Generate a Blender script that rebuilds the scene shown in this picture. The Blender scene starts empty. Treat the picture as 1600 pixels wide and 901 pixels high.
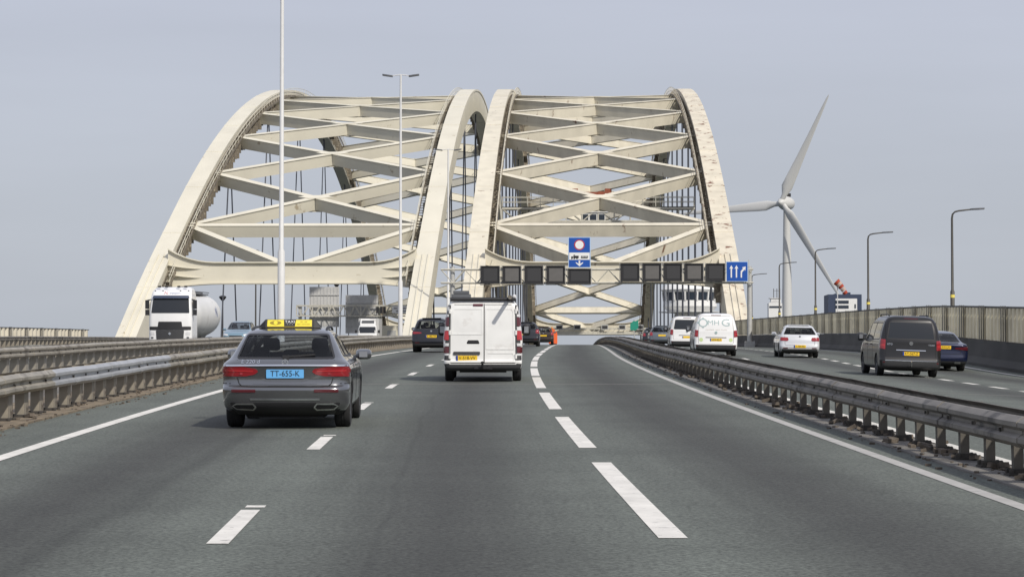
import bpy, bmesh, math, random
from mathutils import Vector, Matrix
import numpy as np

random.seed(7)
scene = bpy.context.scene
COL = scene.collection
R = math.radians

# ------------------------------------------------------------------ camera, world, sun, exposure
CAM_H = 1.75
cam_d = bpy.data.cameras.new("camera"); cam = bpy.data.objects.new("camera", cam_d); COL.objects.link(cam)
cam_d.sensor_width = 36.0; cam_d.lens = 85.5
cam_d.clip_start = 0.5; cam_d.clip_end = 20000
cam.location = (0, 0, CAM_H)
cam.rotation_euler = (R(90 + 2.09), 0, R(1.507))
scene.camera = cam
scene.view_settings.view_transform = 'Standard'
scene.view_settings.look = 'None'
scene.view_settings.gamma = 1.0
scene.view_settings.use_curve_mapping = False
scene.view_settings.exposure = 0.22
scene.cycles.max_bounces = 6
scene.cycles.use_denoising = True

SUN_EL, SUN_AZ = 40.0, 145.0          # azimuth clockwise from +Y (ahead)
sdir = Vector((math.sin(R(SUN_AZ)) * math.cos(R(SUN_EL)), math.cos(R(SUN_AZ)) * math.cos(R(SUN_EL)), math.sin(R(SUN_EL))))
sun_d = bpy.data.lights.new("sun", 'SUN'); sun = bpy.data.objects.new("sun", sun_d); COL.objects.link(sun)
sun_d.energy = 3.0; sun_d.angle = R(1.5); sun_d.color = (1.0, 0.94, 0.85)
sun.rotation_euler = sdir.to_track_quat('Z', 'Y').to_euler()
sun.location = (60, -60, 90)

world = bpy.data.worlds.new("World"); scene.world = world; world.use_nodes = True
wt = world.node_tree; wt.nodes.clear()
def wn(t, **k):
    n = wt.nodes.new(t)
    for a, b in k.items(): setattr(n, a, b)
    return n
wout = wn('ShaderNodeOutputWorld'); wbg = wn('ShaderNodeBackground'); wbg.inputs['Strength'].default_value = 0.1
sky = wn('ShaderNodeTexSky', sky_type='NISHITA', sun_disc=False)
sky.sun_elevation = R(SUN_EL); sky.sun_rotation = R(SUN_AZ); sky.dust_density = 3.0; sky.air_density = 1.2
tc = wn('ShaderNodeTexCoord'); sep = wn('ShaderNodeSeparateXYZ')
wt.links.new(tc.outputs['Generated'], sep.inputs[0])
ramp = wn('ShaderNodeValToRGB')
e = ramp.color_ramp.elements
e[0].position = 0.0; e[0].color = (4.3, 4.6, 5.1, 1)
e[1].position = 0.30; e[1].color = (4.85, 5.1, 6.15, 1)
x_ = ramp.color_ramp.elements.new(0.07); x_.color = (4.4, 4.7, 5.35, 1)
x_ = ramp.color_ramp.elements.new(0.16); x_.color = (4.75, 5.0, 5.9, 1)
wt.links.new(sep.outputs['Z'], ramp.inputs[0])
mp = wn('ShaderNodeMapping'); mp.inputs['Scale'].default_value = (1.2, 1.2, 9.0); mp.inputs['Rotation'].default_value = (0.12, 0.05, 0)
wt.links.new(tc.outputs['Generated'], mp.inputs[0])
nz = wn('ShaderNodeTexNoise'); nz.inputs['Scale'].default_value = 2.6; nz.inputs['Detail'].default_value = 5.0; nz.inputs['Roughness'].default_value = 0.5
wt.links.new(mp.outputs[0], nz.inputs['Vector'])
mr = wn('ShaderNodeMapRange'); mr.inputs['From Min'].default_value = 0.3; mr.inputs['From Max'].default_value = 0.7
mr.inputs['To Min'].default_value = 0.955; mr.inputs['To Max'].default_value = 1.045
wt.links.new(nz.outputs['Fac'], mr.inputs['Value'])
veil = wn('ShaderNodeVectorMath', operation='SCALE')
wt.links.new(ramp.outputs['Color'], veil.inputs[0]); wt.links.new(mr.outputs[0], veil.inputs['Scale'])
mx = wn('ShaderNodeMix', data_type='RGBA'); mx.inputs['Factor'].default_value = 0.9
wt.links.new(sky.outputs['Color'], mx.inputs['A']); wt.links.new(veil.outputs[0], mx.inputs['B'])
wt.links.new(mx.outputs['Result'], wbg.inputs['Color']); wt.links.new(wbg.outputs[0], wout.inputs[0])

# ------------------------------------------------------------------ materials
MATS = {}
def mat(name, col, rough=0.5, metal=0.0, var=0.0, vscale=3.0, bump=0.0, bscale=20.0, coat=0.0, spec=None, stretch=None, dirt=None, dscale=1.0, dthr=0.55):
    """procedural Principled: base colour varied by noise; optional second colour (dirt / rust) in noise patches"""
    m = bpy.data.materials.new(name); m.use_nodes = True; MATS[name] = m
    nt = m.node_tree; b = nt.nodes['Principled BSDF']
    b.inputs['Base Color'].default_value = (*col, 1); b.inputs['Roughness'].default_value = rough; b.inputs['Metallic'].default_value = metal
    if coat: b.inputs['Coat Weight'].default_value = coat; b.inputs['Coat Roughness'].default_value = 0.05
    if spec is not None: b.inputs['Specular IOR Level'].default_value = spec
    t = nt.nodes.new('ShaderNodeTexCoord'); vec = t.outputs['Object']
    if stretch:
        mpn = nt.nodes.new('ShaderNodeMapping'); mpn.inputs['Scale'].default_value = stretch
        nt.links.new(vec, mpn.inputs[0]); vec = mpn.outputs[0]
    src = None
    if var:
        n = nt.nodes.new('ShaderNodeTexNoise'); n.inputs['Scale'].default_value = vscale; n.inputs['Detail'].default_value = 5
        nt.links.new(vec, n.inputs['Vector'])
        r = nt.nodes.new('ShaderNodeMapRange'); r.inputs['From Min'].default_value = .3; r.inputs['From Max'].default_value = .7
        r.inputs['To Min'].default_value = 1 - var; r.inputs['To Max'].default_value = 1 + var
        nt.links.new(n.outputs['Fac'], r.inputs['Value'])
        s = nt.nodes.new('ShaderNodeVectorMath'); s.operation = 'SCALE'; s.inputs[0].default_value = col
        nt.links.new(r.outputs[0], s.inputs['Scale']); src = s.outputs[0]
    if dirt:
        n2 = nt.nodes.new('ShaderNodeTexNoise'); n2.inputs['Scale'].default_value = dscale; n2.inputs['Detail'].default_value = 8; n2.inputs['Roughness'].default_value = .62
        nt.links.new(vec, n2.inputs['Vector'])
        r2 = nt.nodes.new('ShaderNodeMapRange'); r2.inputs['From Min'].default_value = dthr; r2.inputs['From Max'].default_value = dthr + .08
        nt.links.new(n2.outputs['Fac'], r2.inputs['Value'])
        mm = nt.nodes.new('ShaderNodeMix'); mm.data_type = 'RGBA'
        nt.links.new(r2.outputs[0], mm.inputs['Factor'])
        if src: nt.links.new(src, mm.inputs['A'])
        else: mm.inputs['A'].default_value = (*col, 1)
        mm.inputs['B'].default_value = (*dirt, 1); src = mm.outputs['Result']
    if src: nt.links.new(src, b.inputs['Base Color'])
    if bump:
        n3 = nt.nodes.new('ShaderNodeTexNoise'); n3.inputs['Scale'].default_value = bscale; n3.inputs['Detail'].default_value = 4
        nt.links.new(vec, n3.inputs['Vector'])
        bp = nt.nodes.new('ShaderNodeBump'); bp.inputs['Strength'].default_value = bump; bp.inputs['Distance'].default_value = .02
        nt.links.new(n3.outputs['Fac'], bp.inputs['Height']); nt.links.new(bp.outputs[0], b.inputs['Normal'])
    return m

M_cream = mat('cream_steel_paint', (.645, .61, .50), .55, var=.06, vscale=.35, stretch=(1, .5, 1), dirt=(.40, .34, .24), dscale=.9, dthr=.64)
M_creamr = mat('rusting_cream_paint', (.635, .59, .475), .58, var=.10, vscale=.5, stretch=(1.3, 1.3, .45), dirt=(.15, .065, .03), dscale=.75, dthr=.64)
M_creamr2 = mat('heavily_rusting_cream_paint', (.63, .575, .455), .6, var=.12, vscale=.5, dirt=(.16, .06, .03), dscale=.9, dthr=.575)
M_stair = mat('weathered_stair_steel', (.17, .145, .11), .8, var=.3, vscale=2.0, dirt=(.40, .35, .26), dscale=2.2, dthr=.56)
M_cable = mat('dark_hanger_cable', (.055, .06, .075), .5, var=.1)
M_rust = mat('bare_rust', (.27, .075, .04), .85, var=.3, vscale=6)
M_galv = mat('dirty_galvanised_steel', (.32, .295, .245), .55, .3, var=.18, vscale=1.6, stretch=(1, 1, 2), dirt=(.17, .15, .12), dscale=1.4, dthr=.56)
M_galvn = mat('fresh_galvanised_steel', (.41, .42, .43), .5, .4, var=.12, vscale=2)
M_galvd = mat('sooty_galvanised_steel', (.185, .17, .15), .6, .3, var=.25, vscale=1.5, dirt=(.07, .065, .06), dscale=1.8, dthr=.55)
M_post = mat('post_steel', (.27, .24, .19), .7, .1, var=.22, vscale=4, dirt=(.10, .08, .06), dscale=3.5, dthr=.56)
M_postd = mat('sooty_post_steel', (.11, .10, .085), .7, .1, var=.25, vscale=4, dirt=(.06, .05, .045), dscale=3.5, dthr=.54)
M_foot = mat('bolted_foot_dark', (.05, .045, .04), .9, var=.3, vscale=8)
M_conc = mat('stained_concrete', (.17, .16, .145), .9, var=.2, vscale=1.2, bump=.3, bscale=30, dirt=(.09, .085, .08), dscale=.8, dthr=.55)
M_concd = mat('sooty_concrete', (.062, .060, .056), .9, var=.25, vscale=.9, stretch=(1, .35, 1), bump=.3, bscale=30)
M_fence = mat('cream_profiled_sheet', (.80, .72, .52), .65, var=.20, vscale=.6, dirt=(.36, .33, .25), dscale=1.2, dthr=.62)
M_fencel = mat('pale_cream_profiled_sheet', (.56, .52, .42), .65, var=.12, vscale=.9)
M_fencecap = mat('dark_fence_rail', (.06, .06, .06), .6, var=.2)
M_white = mat('white_road_paint', (.66, .64, .59), .7, var=.12, vscale=2.5, dirt=(.33, .32, .30), dscale=9.0, dthr=.60, bump=.2, bscale=60)
M_whited = mat('worn_white_road_paint', (.40, .39, .37), .75, var=.12, vscale=2.5, dirt=(.25, .25, .24), dscale=2.5, dthr=.6)
M_dirt = mat('dry_dirt', (.20, .16, .11), .95, var=.35, vscale=3, bump=.8, bscale=12, dirt=(.09, .075, .06), dscale=4, dthr=.55)
M_lampw = mat('pale_mast_paint', (.62, .62, .61), .45, var=.04)
M_lampd = mat('dark_lamp_post', (.085, .08, .07), .5, .3, var=.2, vscale=2)
M_lumi = mat('luminaire_grey', (.10, .105, .115), .5)
M_yellow = mat('yellow_reflector', (.75, .62, .12), .5)
M_black = mat('matt_black_plastic', (.018, .018, .02), .55, var=.1)
M_rubber = mat('tyre_rubber', (.022, .022, .023), .85, var=.15, vscale=8)
M_under = mat('black_underside', (.012, .012, .013), .9)
M_rim = mat('alloy_rim', (.42, .43, .45), .3, .8)
M_rimd = mat('dull_wheel_cover', (.20, .205, .215), .45, .5)
M_chrome = mat('chrome', (.75, .76, .78), .12, 1.0)
M_glassd = mat('dark_privacy_glass', (.018, .021, .025), .06, 0, coat=0.0, spec=.6)
M_seat = mat('black_seat_fabric', (.022, .022, .025), .9)
M_red = mat('red_lamp_lens', (.26, .012, .018), .12, coat=.8)
M_redd = mat('dark_red_lamp_lens', (.085, .010, .015), .12, coat=.8)
M_redb = mat('bright_red_lamp_lens', (.42, .022, .028), .12, coat=.8)
M_clear = mat('clear_lamp_lens', (.62, .62, .62), .1, coat=.8)
M_amber = mat('amber_lamp_lens', (.6, .22, .04), .15, coat=.8)
M_plateY = mat('yellow_number_plate', (.82, .53, .025), .4, var=.04)
M_plateB = mat('blue_number_plate', (.13, .40, .74), .4, var=.04)
M_ink = mat('black_lettering', (.01, .01, .012), .5)
M_euro = mat('blue_plate_band', (.01, .05, .30), .4)
M_signblue = mat('blue_sign_face', (.008, .075, .36), .4, var=.05)
M_signwhite = mat('white_sign_face', (.75, .75, .74), .45)
M_signred = mat('red_sign_ring', (.42, .04, .05), .45)
M_signedge = mat('pale_sign_edge', (.42, .55, .70), .5)
M_screen = mat('unlit_screen_dark', (.035, .035, .037), .6)
M_screenl = mat('unlit_screen_pale', (.115, .11, .105), .6, var=.06)
M_panel = mat('grey_sign_back', (.50, .50, .49), .6, 0, var=.08, vscale=.8)
M_ribs = mat('pale_grey_steel', (.45, .45, .43), .5, .2, var=.1)
M_orange = mat('orange_plastic', (.80, .13, .03), .5, var=.08)
M_green = mat('green_sign_face', (.02, .27, .19), .5)
M_turb = mat('off_white_turbine_paint', (.52, .52, .50), .45, var=.03)
M_build = mat('white_render', (.70, .70, .68), .8, var=.06)
M_navy = mat('navy_cladding', (.03, .045, .085), .6, var=.08)
M_win = mat('far_window_glass', (.03, .04, .055), .15)
M_taxi = mat('selenite_grey_paint', (.185, .19, .20), .2, .8, coat=.9, var=.02)
M_vanw = mat('white_van_paint', (.74, .74, .72), .38, 0, coat=.4, var=.05, vscale=2.2, dirt=(.67, .66, .635), dscale=3.0, dthr=.56)
M_vanw2 = mat('clean_white_paint', (.78, .78, .77), .3, 0, coat=.6, var=.02)
M_polo = mat('silver_white_paint', (.62, .635, .66), .3, .25, coat=.7)
M_blackp = mat('charcoal_van_paint', (.011, .0105, .011), .3, .2, coat=.5)
M_suv = mat('dark_grey_blue_paint', (.014, .016, .022), .3, .4, coat=.8)
M_navyp = mat('navy_car_paint', (.008, .013, .045), .28, .4, coat=.9)
M_brown = mat('dark_brown_paint', (.035, .022, .016), .3, .4, coat=.8)
M_bluep = mat('pale_blue_metallic_paint', (.20, .31, .38), .3, .4, coat=.8)
M_greyp = mat('mid_grey_paint', (.12, .14, .16), .3, .5, coat=.8)
M_tank = mat('white_tank_shell', (.66, .66, .64), .4, var=.05, vscale=.8, dirt=(.45, .44, .41), dscale=.7, dthr=.58)
M_bumper = mat('dark_grey_bumper_plastic', (.04, .041, .043), .55, var=.06)
M_taxiY = mat('yellow_taxi_panel', (.80, .66, .05), .4)
M_olive = mat('dark_yellow_edge', (.30, .22, .01), .5)
M_logo1 = mat('teal_grey_lettering', (.33, .43, .43), .5)
M_logo2 = mat('pale_green_emblem', (.50, .62, .30), .5)
M_logored = mat('red_emblem', (.5, .05, .06), .5)
M_logoblue = mat('blue_lettering', (.18, .22, .38), .5)
M_socko = mat('orange_red_windsock_cloth', (.36, .055, .025), .8)
M_sockw = mat('white_windsock_cloth', (.44, .33, .27), .8)
M_gantry = mat('gantry_pale_steel', (.50, .48, .41), .55, var=.1)
M_water = mat('water', (.03, .045, .05), .12, var=.2, vscale=.05, bump=.4, bscale=.6)

def glass(name, tint=.35):
    m = bpy.data.materials.new(name); m.use_nodes = True
    nt = m.node_tree; nt.nodes.clear()
    o = nt.nodes.new('ShaderNodeOutputMaterial'); tr = nt.nodes.new('ShaderNodeBsdfTransparent'); tr.inputs[0].default_value = (tint, tint * 1.03, tint * 1.05, 1)
    gl = nt.nodes.new('ShaderNodeBsdfGlossy'); gl.inputs['Roughness'].default_value = .03
    fr = nt.nodes.new('ShaderNodeFresnel'); fr.inputs['IOR'].default_value = 1.45
    mi = nt.nodes.new('ShaderNodeMixShader')
    ge = nt.nodes.new('ShaderNodeNewGeometry'); iv = nt.nodes.new('ShaderNodeMath'); iv.operation = 'SUBTRACT'; iv.inputs[0].default_value = 1.0; nt.links.new(ge.outputs['Backfacing'], iv.inputs[1])
    mu = nt.nodes.new('ShaderNodeMath'); mu.operation = 'MULTIPLY'; nt.links.new(fr.outputs[0], mu.inputs[0]); nt.links.new(iv.outputs[0], mu.inputs[1]); nt.links.new(mu.outputs[0], mi.inputs[0]); nt.links.new(tr.outputs[0], mi.inputs[1]); nt.links.new(gl.outputs[0], mi.inputs[2]); nt.links.new(mi.outputs[0], o.inputs[0])
    return m
M_glass = glass('tinted_car_glass', .72)
M_glassc = glass('clear_car_glass', .93)
M_glasst = glass('smoked_car_glass', .55)

def road_material(name, lanes, lo, hi, seam=None):
    """asphalt: UV is in metres (across, along); darker oil tracks mid-lane, fine grain, tar seam"""
    m = bpy.data.materials.new(name); m.use_nodes = True
    nt = m.node_tree; L = nt.links; b = nt.nodes['Principled BSDF']; N = nt.nodes.new
    b.inputs['Roughness'].default_value = .88
    uv = N('ShaderNodeUVMap'); uv.uv_map = 'metres'; s = N('ShaderNodeSeparateXYZ'); L.new(uv.outputs[0], s.inputs[0])
    # slow wander of the tracks
    wv = N('ShaderNodeMapping'); wv.inputs['Scale'].default_value = (.35, .03, 1); L.new(uv.outputs[0], wv.inputs[0])
    wn_ = N('ShaderNodeTexNoise'); wn_.inputs['Scale'].default_value = 1.0; wn_.inputs['Detail'].default_value = 4; L.new(wv.outputs[0], wn_.inputs['Vector'])
    wa = N('ShaderNodeMath'); wa.operation = 'MULTIPLY_ADD'; wa.inputs[1].default_value = .7; wa.inputs[2].default_value = -.35; L.new(wn_.outputs['Fac'], wa.inputs[0])
    ua = N('ShaderNodeMath'); ua.operation = 'ADD'; L.new(s.outputs['X'], ua.inputs[0]); L.new(wa.outputs[0], ua.inputs[1])
    mr = N('ShaderNodeMapRange'); mr.inputs['From Min'].default_value = lo; mr.inputs['From Max'].default_value = hi; L.new(ua.outputs[0], mr.inputs['Value'])
    rp = N('ShaderNodeValToRGB'); cr = rp.color_ramp; cr.interpolation = 'B_SPLINE'
    pts = []
    for c in lanes:
        for du, v in ((-1.5, 1.0), (-.8, .62), (0, 0.0), (.8, .62), (1.5, 1.0)):
            pts.append(((c + du - lo) / (hi - lo), v))
    pts = [p for p in sorted(pts) if 0 <= p[0] <= 1]
    cr.elements[0].position = pts[0][0]; cr.elements[0].color = (*([pts[0][1]] * 3), 1)
    cr.elements[1].position = pts[-1][0]; cr.elements[1].color = (*([pts[-1][1]] * 3), 1)
    for p, v in pts[1:-1]:
        q = cr.elements.new(p); q.color = (v, v, v, 1)
    L.new(mr.outputs[0], rp.inputs[0])
    base = N('ShaderNodeMix'); base.data_type = 'RGBA'
    base.inputs['A'].default_value = (.030, .030, .0275, 1); base.inputs['B'].default_value = (.102, .114, .099, 1)
    L.new(rp.outputs[0], base.inputs['Factor'])
    g = N('ShaderNodeTexNoise'); g.inputs['Scale'].default_value = 26; g.inputs['Detail'].default_value = 5; g.inputs['Roughness'].default_value = .7
    t = N('ShaderNodeTexCoord'); L.new(t.outputs['Object'], g.inputs['Vector'])
    gr = N('ShaderNodeMapRange'); gr.inputs['From Min'].default_value = .25; gr.inputs['From Max'].default_value = .75; gr.inputs['To Min'].default_value = .10; gr.inputs['To Max'].default_value = 1.95
    L.new(g.outputs['Fac'], gr.inputs['Value'])
    g2 = N('ShaderNodeTexNoise'); g2.inputs['Scale'].default_value = .5; g2.inputs['Detail'].default_value = 6; L.new(t.outputs['Object'], g2.inputs['Vector'])
    gr2 = N('ShaderNodeMapRange'); gr2.inputs['From Min'].default_value = .3; gr2.inputs['From Max'].default_value = .7; gr2.inputs['To Min'].default_value = .86; gr2.inputs['To Max'].default_value = 1.12
    L.new(g2.outputs['Fac'], gr2.inputs['Value'])
    # lengthwise streaks
    sm = N('ShaderNodeMapping'); sm.inputs['Scale'].default_value = (3.2, .06, 1); L.new(uv.outputs[0], sm.inputs[0])
    g3 = N('ShaderNodeTexNoise'); g3.inputs['Scale'].default_value = 1; g3.inputs['Detail'].default_value = 5; L.new(sm.outputs[0], g3.inputs['Vector'])
    gr3 = N('ShaderNodeMapRange'); gr3.inputs['From Min'].default_value = .3; gr3.inputs['From Max'].default_value = .7; gr3.inputs['To Min'].default_value = .90; gr3.inputs['To Max'].default_value = 1.08
    L.new(g3.outputs['Fac'], gr3.inputs['Value'])
    p1 = N('ShaderNodeMath'); p1.operation = 'MULTIPLY'; L.new(gr.outputs[0], p1.inputs[0]); L.new(gr2.outputs[0], p1.inputs[1])
    p2 = N('ShaderNodeMath'); p2.operation = 'MULTIPLY'; L.new(p1.outputs[0], p2.inputs[0]); L.new(gr3.outputs[0], p2.inputs[1])
    fac = p2.outputs[0]
    for (su, v0, v1, wid, dark) in (seam or []):
        # tar seam: |u - su + wobble| small, for v0 < v < v1
        q = N('ShaderNodeMapping'); q.inputs['Scale'].default_value = (0, .10, 1); L.new(uv.outputs[0], q.inputs[0])
        wq = N('ShaderNodeTexNoise'); wq.inputs['Scale'].default_value = 1; wq.inputs['Detail'].default_value = 2.5; L.new(q.outputs[0], wq.inputs['Vector'])
        a1 = N('ShaderNodeMath'); a1.operation = 'MULTIPLY_ADD'; a1.inputs[1].default_value = .55; a1.inputs[2].default_value = -.275 - su; L.new(wq.outputs['Fac'], a1.inputs[0])
        a2 = N('ShaderNodeMath'); a2.operation = 'ADD'; L.new(s.outputs['X'], a2.inputs[0]); L.new(a1.outputs[0], a2.inputs[1])
        a3 = N('ShaderNodeMath'); a3.operation = 'ABSOLUTE'; L.new(a2.outputs[0], a3.inputs[0])
        a4 = N('ShaderNodeMapRange'); a4.interpolation_type = 'SMOOTHSTEP'; a4.inputs['From Min'].default_value = 0; a4.inputs['From Max'].default_value = wid; a4.inputs['To Min'].default_value = dark; a4.inputs['To Max'].default_value = 1.0
        L.new(a3.outputs[0], a4.inputs['Value'])
        a5 = N('ShaderNodeMapRange'); a5.inputs['From Min'].default_value = v1; a5.inputs['From Max'].default_value = v1 + 12; L.new(s.outputs['Y'], a5.inputs['Value'])
        a6 = N('ShaderNodeMath'); a6.operation = 'MAXIMUM'; L.new(a4.outputs[0], a6.inputs[0]); L.new(a5.outputs[0], a6.inputs[1])
        a7 = N('ShaderNodeMath'); a7.operation = 'MULTIPLY'; L.new(fac, a7.inputs[0]); L.new(a6.outputs[0], a7.inputs[1]); fac = a7.outputs[0]
    sc_ = N('ShaderNodeVectorMath'); sc_.operation = 'SCALE'; L.new(base.outputs['Result'], sc_.inputs[0]); L.new(fac, sc_.inputs['Scale'])
    L.new(sc_.outputs[0], b.inputs['Base Color'])
    bp = N('ShaderNodeBump'); bp.inputs['Strength'].default_value = .35; bp.inputs['Distance'].default_value = .006; L.new(g.outputs['Fac'], bp.inputs['Height']); L.new(bp.outputs[0], b.inputs['Normal'])
    return m
M_road = road_material('worn_asphalt', (-5.15, -1.7, 1.65), -9, 5, seam=[(-2.2, 8, 42, .07, .83), (-4.55, 8, 44, .22, .72)])
M_road2 = road_material('worn_asphalt_exit_side', (7.9, 11.4, 14.9), 4, 19)
M_road3 = road_material('worn_asphalt_oncoming_side', (-18.5, -22.0, -26, -30, -33.5), -39, -14)

# ------------------------------------------------------------------ mesh helpers
class MB:
    def __init__(s): s.v = []; s.f = []; s.m = []; s.uv = None
    def add(s, verts, faces, mi=0):
        o = len(s.v); s.v += [tuple(p) for p in verts]
        for f in faces: s.f.append(tuple(i + o for i in f)); s.m.append(mi)
    def box(s, c, d, mi=0, rot=None):
        hx, hy, hz = d[0] / 2, d[1] / 2, d[2] / 2
        vs = [Vector((x, y, z)) for z in (-hz, hz) for y in (-hy, hy) for x in (-hx, hx)]
        if rot is not None: vs = [rot @ p for p in vs]
        vs = [p + Vector(c) for p in vs]
        s.add(vs, [(0, 2, 3, 1), (4, 5, 7, 6), (0, 1, 5, 4), (2, 6, 7, 3), (0, 4, 6, 2), (1, 3, 7, 5)], mi)
    def bar(s, p0, p1, w, h, mi=0, up=(0, 0, 1), shift=0.0):
        """box from p0 to p1; h along 'up', w across; shift moves it along 'up'"""
        p0 = Vector(p0); p1 = Vector(p1); t = (p1 - p0).normalized(); up = Vector(up)
        a = t.cross(up).normalized(); u = a.cross(t).normalized()
        vs = []
        for p in (p0, p1):
            for sa, su in ((-1, -1), (1, -1), (1, 1), (-1, 1)):
                vs.append(p + a * (sa * w / 2) + u * (su * h / 2 + shift))
        s.add(vs, [(3, 2, 1, 0), (4, 5, 6, 7), (0, 1, 5, 4), (1, 2, 6, 5), (2, 3, 7, 6), (3, 0, 4, 7)], mi)
    def tube(s, pts, r, n=8, mi=0, cap=True):
        pts = [Vector(p) for p in pts]
        if not isinstance(r, (list, tuple)): r = [r] * len(pts)
        vs = []
        for i, p in enumerate(pts):
            t = (pts[min(i + 1, len(pts) - 1)] - pts[max(i - 1, 0)]).normalized()
            ref = Vector((0, 0, 1)) if abs(t.z) < .9 else Vector((0, 1, 0))
            a = t.cross(ref).normalized(); b = a.cross(t).normalized()
            for k in range(n):
                g = 2 * math.pi * k / n
                vs.append(p + a * (math.cos(g) * r[i]) + b * (math.sin(g) * r[i]))
        fs = []
        for i in range(len(pts) - 1):
            for k in range(n):
                k2 = (k + 1) % n
                fs.append((i * n + k, i * n + k2, (i + 1) * n + k2, (i + 1) * n + k))
        if cap:
            fs.append(tuple(range(n - 1, -1, -1))); fs.append(tuple((len(pts) - 1) * n + k for k in range(n)))
        s.add(vs, fs, mi)
    def prism(s, poly, place, d0, d1, mi=0):
        """poly of (u,v); place(u,v,d)->xyz; closed solid between depth d0 and d1"""
        n = len(poly)
        vs = [place(u, v, d0) for u, v in poly] + [place(u, v, d1) for u, v in poly]
        fs = [tuple(range(n - 1, -1, -1)), tuple(range(n, 2 * n))] + [(i, (i + 1) % n, n + (i + 1) % n, n + i) for i in range(n)]
        s.add(vs, fs, mi)
    def sweep(s, rings, closed_ring=True, cap=True, mi=0):
        n = len(rings[0]); vs = [p for r in rings for p in r]; fs = []
        for i in range(len(rings) - 1):
            for k in range(n if closed_ring else n - 1):
                k2 = (k + 1) % n
                fs.append((i * n + k, i * n + k2, (i + 1) * n + k2, (i + 1) * n + k))
        if cap and closed_ring:
            fs.append(tuple(range(n - 1, -1, -1))); fs.append(tuple((len(rings) - 1) * n + k for k in range(n)))
        s.add(vs, fs, mi)
    def lathe(s, prof, n=16, mi=0, axis='z', c=(0, 0, 0)):
        c = Vector(c); rings = []
        for r, h in prof:
            ring = []
            for k in range(n):
                g = 2 * math.pi * k / n; a, b = r * math.cos(g), r * math.sin(g)
                ring.append(c + {'z': Vector((a, b, h)), 'x': Vector((h, a, b)), 'y': Vector((b, h, a))}[axis])
            rings.append(ring)
        s.sweep(rings, True, True, mi)
    def build(s, name, mats, parent=None, origin=None, smooth=None, recalc=True):
        o3 = Vector(origin) if origin is not None else None
        me = bpy.data.meshes.new(name)
        me.from_pydata([tuple(Vector(p) - o3) for p in s.v] if o3 is not None else s.v, [], s.f)
        if not isinstance(mats, (list, tuple)): mats = [mats]
        for m in mats: me.materials.append(m)
        if len(mats) > 1: me.polygons.foreach_set('material_index', s.m)
        if recalc:
            bm = bmesh.new(); bm.from_mesh(me); bmesh.ops.recalc_face_normals(bm, faces=bm.faces); bm.to_mesh(me); bm.free()
        if smooth is not None:
            me.polygons.foreach_set('use_smooth', [True] * len(me.polygons))
            me.set_sharp_from_angle(angle=R(smooth))
        ob = bpy.data.objects.new(name, me); COL.objects.link(ob)
        if parent is not None: ob.parent = parent
        if o3 is not None and parent is None: ob.location = o3
        return ob

def tag(o, label=None, cat=None, group=None, kind=None):
    if label: o['label'] = label
    if cat: o['category'] = cat
    if group: o['group'] = group
    if kind: o['kind'] = kind
    return o
def thing(name, loc, label, cat, group=None, rotz=0, pitch=0):
    o = bpy.data.objects.new(name, None); COL.objects.link(o); o.empty_display_size = .3
    o.location = loc; o.rotation_euler = (pitch, 0, rotz)
    return tag(o, label, cat, group)
def put(name, me, parent, loc=(0, 0, 0), rot=(0, 0, 0), scale=None):
    o = bpy.data.objects.new(name, me); COL.objects.link(o); o.parent = parent; o.location = loc; o.rotation_euler = rot
    if scale: o.scale = scale
    return o
def take(ob):
    me = ob.data; bpy.data.objects.remove(ob); return me
def copy_tree(o, parent=None):
    c = o.copy(); COL.objects.link(c)
    if parent is not None: c.parent = parent
    for ch in list(o.children): copy_tree(ch, c)
    return c

_tc = {}
def text_geo(s, size=1.0):
    """flat lettering centred on 0,0 with cap height about 0.7*size: (verts2d, faces)"""
    if s not in _tc:
        cu = bpy.data.curves.new('t', 'FONT'); cu.body = s; cu.align_x = 'CENTER'; cu.align_y = 'CENTER'; cu.size = 1; cu.resolution_u = 3
        ob = bpy.data.objects.new('t', cu); COL.objects.link(ob)
        dg = bpy.context.evaluated_depsgraph_get(); me = ob.evaluated_get(dg).to_mesh()
        _tc[s] = ([(v.co.x, v.co.y) for v in me.vertices], [tuple(p.vertices) for p in me.polygons])
        ob.evaluated_get(dg).to_mesh_clear(); bpy.data.objects.remove(ob); bpy.data.curves.remove(cu)
    v, f = _tc[s]
    return [(x * size, y * size) for x, y in v], f
def lettering(mb, s, size, place, mi=0, sx=1.0, fit=None):
    v, f = text_geo(s, size)
    if fit:
        w = max(p[0] for p in v) - min(p[0] for p in v); sx = fit / w
    mb.add([place(x * sx, y) for x, y in v], f, mi)

# ------------------------------------------------------------------ the lie of the land (d = metres ahead)
def zr(d): return .030 * d - 3.95e-5 * d * d
def X0(d):
    return -1.6 + (3.4 * (1 - d / 107.0) ** 2 if d < 107 else 0.0)
def sm(a, b, x):
    t = min(1, max(0, (x - a) / (b - a))); return t * t * (3 - 2 * t)
def slopeR(d): return .035 - .023 * sm(80, 116, d)
DZL = -.45
def dzL(d): return DZL + .5 * sm(146, 174, d)
def heading(d): return (X0(d + .5) - X0(d - .5))
def zpx(y, d): return (589.0 - y) * d / 3800.0 + CAM_H          # height of something seen at photo row y, d metres ahead
def xpx(px, d): return (px - 900.0) * d / 3800.0

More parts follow.
